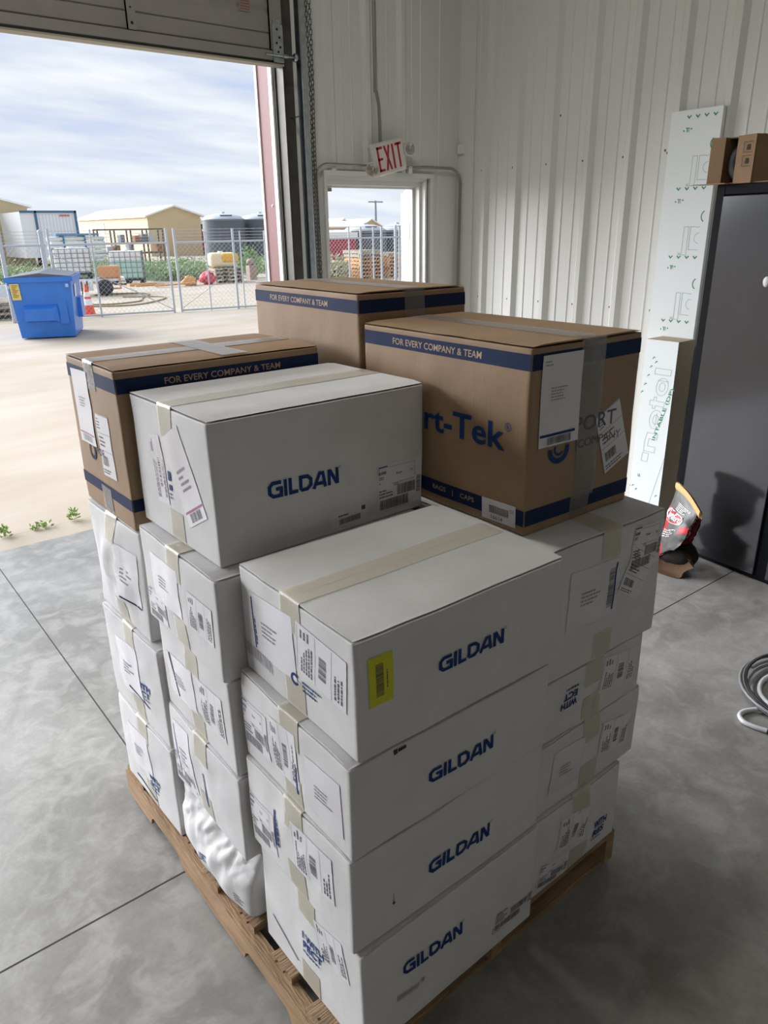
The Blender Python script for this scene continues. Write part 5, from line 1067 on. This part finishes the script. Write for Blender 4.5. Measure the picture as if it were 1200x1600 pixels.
# ---- yellow tank on stacked pallets, debris
for k in range(4): place(pl0, (12.75, 26.15, 0.13*k), -0.25, 'weathered pallet in the pile under the yellow tank', 'pallets under the yellow tank')
yt = thing('yellow_tank', 'yellow and white plastic tank standing on a pile of pallets', 'tank', (13.4, 26.7, 0.53), -0.3)
mb = MB(); mb.box((-0.55, -0.4, 0.0), (0.45, 0.45, 0.52), bev=0.14); mb.build('tank_body', mat('tank_cream', '#e8dcb4', 0.5), yt)
mb = MB(); mb.box((-0.15, -0.44, 0.16), (0.50, 0.40, 0.50), bev=0.10); mb.build('yellow_side', mat('tank_yellow', '#e8b43c', 0.5), yt)
mb = MB(); mb.lathe([(0.09, 0), (0.09, 0.06), (0, 0.06)], c=(-0.1, 0, 0.51), n=14); mb.build('cap', M_tote, yt)
mb = MB()
mb.grid(lambda u, v: (lambda p: Vector((12.35+0.30*p.x, 26.0+0.3*p.y, max(0, 0.19+0.24*p.z))))(Vector((math.sin(math.pi*v)*math.cos(6.283*u), math.sin(math.pi*v)*math.sin(6.283*u), math.cos(math.pi*v)))*(1+0.35*noise.noise(Vector((u*6, v*6, 2))))), 20, 12)
tag(mb.build('tarp_bundle', mat('bundle_red', '#cf4a5a', 0.5)), 'crumpled red bundle on the ground beside the pallets', 'bundle')
mb = MB(); mb.grid(lambda u, v: (lambda p: Vector((11.62+0.28*p.x, 25.95+0.2*p.y, max(0, 0.12+0.2*p.z))))(Vector((math.sin(math.pi*v)*math.cos(6.283*u), math.sin(math.pi*v)*math.sin(6.283*u), math.cos(math.pi*v)))*(1+0.5*noise.noise(Vector((u*5, v*5, 7))))), 16, 10)
tag(mb.build('tarp_bundle', mat('bundle_orange', '#d9a15c', 0.6)), 'crumpled orange bundle left of the red one', 'bundle')
mb = MB(); mb.bar((10.3, 25.9, 0.05), (11.6, 25.4, 0.12), 0.16, 0.05); tag(mb.build('plank', M_lum), 'single orange-brown plank on the ground near the red bundle', 'plank')
mb = MB(); mb.grid(lambda u, v: Vector((14.7+0.17*math.sin(math.pi*v)*math.cos(6.283*u), 27.0+0.14*math.sin(math.pi*v)*math.sin(6.283*u), 0.52+0.14+0.13*math.cos(math.pi*v))), 14, 8); mb.box((14.55, 26.85, 0), (14.85, 27.15, 0.53))
tag(mb.build('barrel', mat('barrel_pale', '#a89488', 0.6)), 'pale drum on a block right of the yellow tank', 'drum')
# ---- buildings and big things on the skyline
M_tan = mat('tan_metal_siding', (0.66, 0.53, 0.32), 0.6, noise_amt=0.06, noise_scale=1.5); M_roofw = mat('white_metal_roof', '#f2f2ee', 0.5)
def gable(name, label, x0, x1, y0, y1, he, hr, m_=M_tan, ridge='y', ov=0.25, cat='building'):
    b = thing(name, label, cat, ((x0+x1)/2, y0, 0)); mb = MB()
    if ridge == 'y':
        xm = (x0+x1)/2
        for y in (y0, y1): mb.poly([(x0, y, 0), (x1, y, 0), (x1, y, he), (xm, y, hr), (x0, y, he)])
        for x in (x0, x1): mb.poly([(x, y0, 0), (x, y1, 0), (x, y1, he), (x, y0, he)])
        adopt(mb.build('walls', m_), b); mb = MB(); s_ = (hr-he)/(xm-x0)
        for a, sg in ((x0, -1), (x1, 1)):
            e0 = (a+sg*ov, he-ov*s_); mb.raw([(e0[0], y0-ov, e0[1]), (xm, y0-ov, hr), (xm, y1+ov, hr), (e0[0], y1+ov, e0[1])]+[(e0[0], y0-ov, e0[1]+0.12), (xm, y0-ov, hr+0.12), (xm, y1+ov, hr+0.12), (e0[0], y1+ov, e0[1]+0.12)], [(0, 1, 2, 3), (4, 5, 6, 7), (0, 1, 5, 4), (2, 3, 7, 6), (3, 0, 4, 7)])
    else:
        ym = (y0+y1)/2
        for x in (x0, x1): mb.poly([(x, y0, 0), (x, y1, 0), (x, y1, he), (x, ym, hr), (x, y0, he)])
        for y in (y0, y1): mb.poly([(x0, y, 0), (x1, y, 0), (x1, y, he), (x0, y, he)])
        adopt(mb.build('walls', m_), b); mb = MB()
        for a in (y0, y1):
            sg = -1 if a == y0 else 1; s_ = (hr-he)/(ym-y0); e0 = (a+sg*ov, he-ov*s_)
            mb.raw([(x0-ov, e0[0], e0[1]), (x0-ov, ym, hr), (x1+ov, ym, hr), (x1+ov, e0[0], e0[1])]+[(x0-ov, e0[0], e0[1]+0.12), (x0-ov, ym, hr+0.12), (x1+ov, ym, hr+0.12), (x1+ov, e0[0], e0[1]+0.12)], [(0, 1, 2, 3), (4, 5, 6, 7), (0, 1, 5, 4), (2, 3, 7, 6), (3, 0, 4, 7)])
    adopt(mb.build('roof', M_roofw), b); return b
wh = gable('warehouse', 'tan metal warehouse with white gable roof, largest building on the skyline', 23.9, 28.36, 60, 77, 2.98, 3.68)
mb = MB(); mb.box((23.86, 70.0, 1.0), (23.9, 70.9, 2.6)); adopt(mb.build('side_door', M_roofw), wh)
lbd = gable('warehouse', 'tan metal warehouse cut off by the left edge of the photo', -2.0, 13.55, 53.5, 75, 3.42, 5.4)
st = thing('semi_trailer', 'white box trailer with blue edges standing beside the left warehouse', 'trailer', (12.7, 48.2, 0))
mb = MB(); mb.box((11.75, 48.2, 0.5), (14.85, 53.0, 3.00)); adopt(mb.build('trailer_box', mat('trailer_white', '#e9edf0', 0.4)), st)
mb = MB(); 
for x in (12.62-0.03, 14.83): mb.box((x-0.06, 48.12, 0.5), (x+0.06, 48.2, 3.04))
mb.box((11.75, 48.12, 2.94), (14.89, 48.2, 3.06)); adopt(mb.build('corner_post', mat('trailer_blue', '#3f6f8f', 0.5)), st)
vs, fs, _ = text2d('Trailmax', 0.0, 0.3); mb = MB()
for k in range(9): mb.box((13.9+k*0.065, 48.10, 2.74), (13.9+k*0.065+0.045, 48.115, 2.82+0.02*(k % 2)))
adopt(mb.build('red_lettering', mat('lettering_red', '#c9605c', 0.5)), st)
mb = MB()
for k in range(11): mb.box((12.78+k*0.185, 48.19, 0.6), (12.80+k*0.185, 48.198, 2.9))
adopt(mb.build('side_ribs', mat('trailer_seam', '#c5cacf', 0.5)), st)
for x in (12.6, 14.2): mb = MB(); mb.box((x, 48.4, 0), (x+0.25, 49.3, 0.5)); adopt(mb.build('wheel_block', M_blk), st)
M_tank = mat('tank_dark_grey', '#5d646b', 0.5); M_dome = mat('tank_dome_grey', '#c3c8cc', 0.45)
def dtank(cx_, cy_, r, h, label):
    t_ = thing('storage_tank', label, 'tank', (cx_, cy_, 0)); mb = MB(); mb.lathe([(r, 0), (r, h)], n=40); mb.build('tank_wall', M_tank, t_)
    mb = MB(); mb.lathe([(r*1.02, h-0.02), (r*1.02, h+0.06), (r*0.8, h+0.28), (r*0.4, h+0.42), (0, h+0.45)], n=40); mb.lathe([(0.15, h+0.4), (0.15, h+0.55), (0, h+0.55)], n=12); mb.build('dome', M_dome, t_)
    mb = MB(); mb.tube([(r*1.02*math.cos(k*math.pi/20), r*1.02*math.sin(k*math.pi/20), h+0.03) for k in range(40)], 0.03, 5, closed=True); mb.tube([(r*0.82*math.cos(a*0.1-2.2), r*0.82*math.sin(a*0.1-2.2), h+0.30+0.02*a*0) for a in range(8)], 0.035, 5); mb.build('rim_pipe', M_tank, t_)
dtank(26.1, 51.5, 1.48, 2.52, 'dark grey storage tank with domed roof, left one of the pair beside the door jamb')
dtank(29.25, 51.8, 1.48, 2.52, 'dark grey storage tank with domed roof, cut off by the door jamb')
dtank(31.6, 42.0, 1.45, 1.62, 'dark grey tank directly right of the red container, seen through the small door')
dtank(34.6, 42.3, 1.40, 1.62, 'dark grey tank half hidden by the open door leaf')
tb_ = thing('teal_shed', 'small teal shed with pale roof between the warehouse and the tanks', 'shed', (29.6, 60.5, 0)); mb = MB(); mb.box((28.7, 60.5, 0), (30.6, 63, 2.35)); adopt(mb.build('walls', mat('shed_teal', '#5f8b8f', 0.6)), tb_); mb = MB(); mb.box((28.5, 60.3, 2.35), (30.8, 63.2, 2.75)); adopt(mb.build('roof', M_roofw), tb_)
tw = thing('portable_toilet', 'red portable toilet with white roof in front of the warehouse corner', 'toilet', (27.9, 57.6, 0))
mb = MB(); mb.box((-0.42, -0.4, 0), (0.42, 0.4, 1.85), bev=0.03); mb.build('cabin', mat('toilet_red', '#c8283c', 0.5), tw)
mb = MB(); mb.box((-0.34, -0.42, 0.1), (0.34, -0.40, 1.75)); mb.build('door', mat('toilet_door_red', '#b42236', 0.5), tw)
mb = MB(); mb.lathe([(0.62, 1.83), (0.55, 1.98), (0.28, 2.15), (0, 2.22)], n=4, M=Matrix.Rotation(math.pi/4, 4, 'Z')); mb.build('roof', M_tote, tw)
# through the small door
rc = thing('red_container', 'red container with white tarp roof seen through the small door', 'container', (28.2, 40, 0))
mb = MB(); mb.box((25.5, 40, 0), (29.35, 43, 1.30)); adopt(mb.build('container_wall', mat('container_red', '#b73a4c', 0.6, noise_amt=0.15, noise_scale=2)), rc)
mb = MB(); mb.grid(lambda u, v: Vector((25.4+4.05*u, 39.9+3.2*v, 1.30+0.42*math.sin(math.pi*v)**0.6+0.30*(1-v)*0+0.05*math.sin(u*9))), 14, 8); mb.box((25.4, 39.9, 1.28), (29.45, 40.0, 1.62)); adopt(mb.build('tarp_roof', M_roofw), rc)
gable('shed', 'low tan shed with white roof behind the red container', 40, 45.8, 60, 66, 1.95, 2.42, ridge='x')
gable('shed', 'low white-roofed shed far behind, left of the utility pole base', 47.0, 49.6, 68, 74, 1.95, 2.75)
gable('shed', 'low white-roofed shed far behind, right of the utility pole base', 50.4, 53.5, 68, 74, 1.95, 2.7)
up = thing('utility_pole', 'wooden utility pole with a crossarm on the horizon', 'utility pole', (69.7, 90, 0)); mb = MB(); mb.tube([(0, 0, 0), (0, 0, 5.5)], [0.22, 0.14], 8); mb.build('pole', mat('pole_grey', '#8d949a', 0.8), up); mb = MB(); mb.box((-1.3, -0.08, 5.25), (1.3, 0.08, 5.42)); mb.build('crossarm', MATS['pole_grey'], up)
# stacks of pallets and lumber beyond the fence, seen through the small door
lum = small_pallet('lumber_pallet', M_lum)
for (x, y, n, rz, g) in ((16.0, 23.6, 5, 0.1, 'left low pallet stack seen through the small door'), (17.3, 23.4, 8, -0.1, 'middle tall pallet stack seen through the small door'), (18.7, 23.4, 7, 0.05, 'right pallet stack seen through the small door')):
    for k in range(n):
        src = pl0 if (x < 17 or k > 5) else lum
        place(src, (x+0.03*((k*7) % 3), y, 0.131*k), rz+0.03*((k*5) % 3-1), ('weathered' if src is pl0 else 'yellow')+' pallet in the '+g, g+(' weathered' if src is pl0 else ' fresh'))
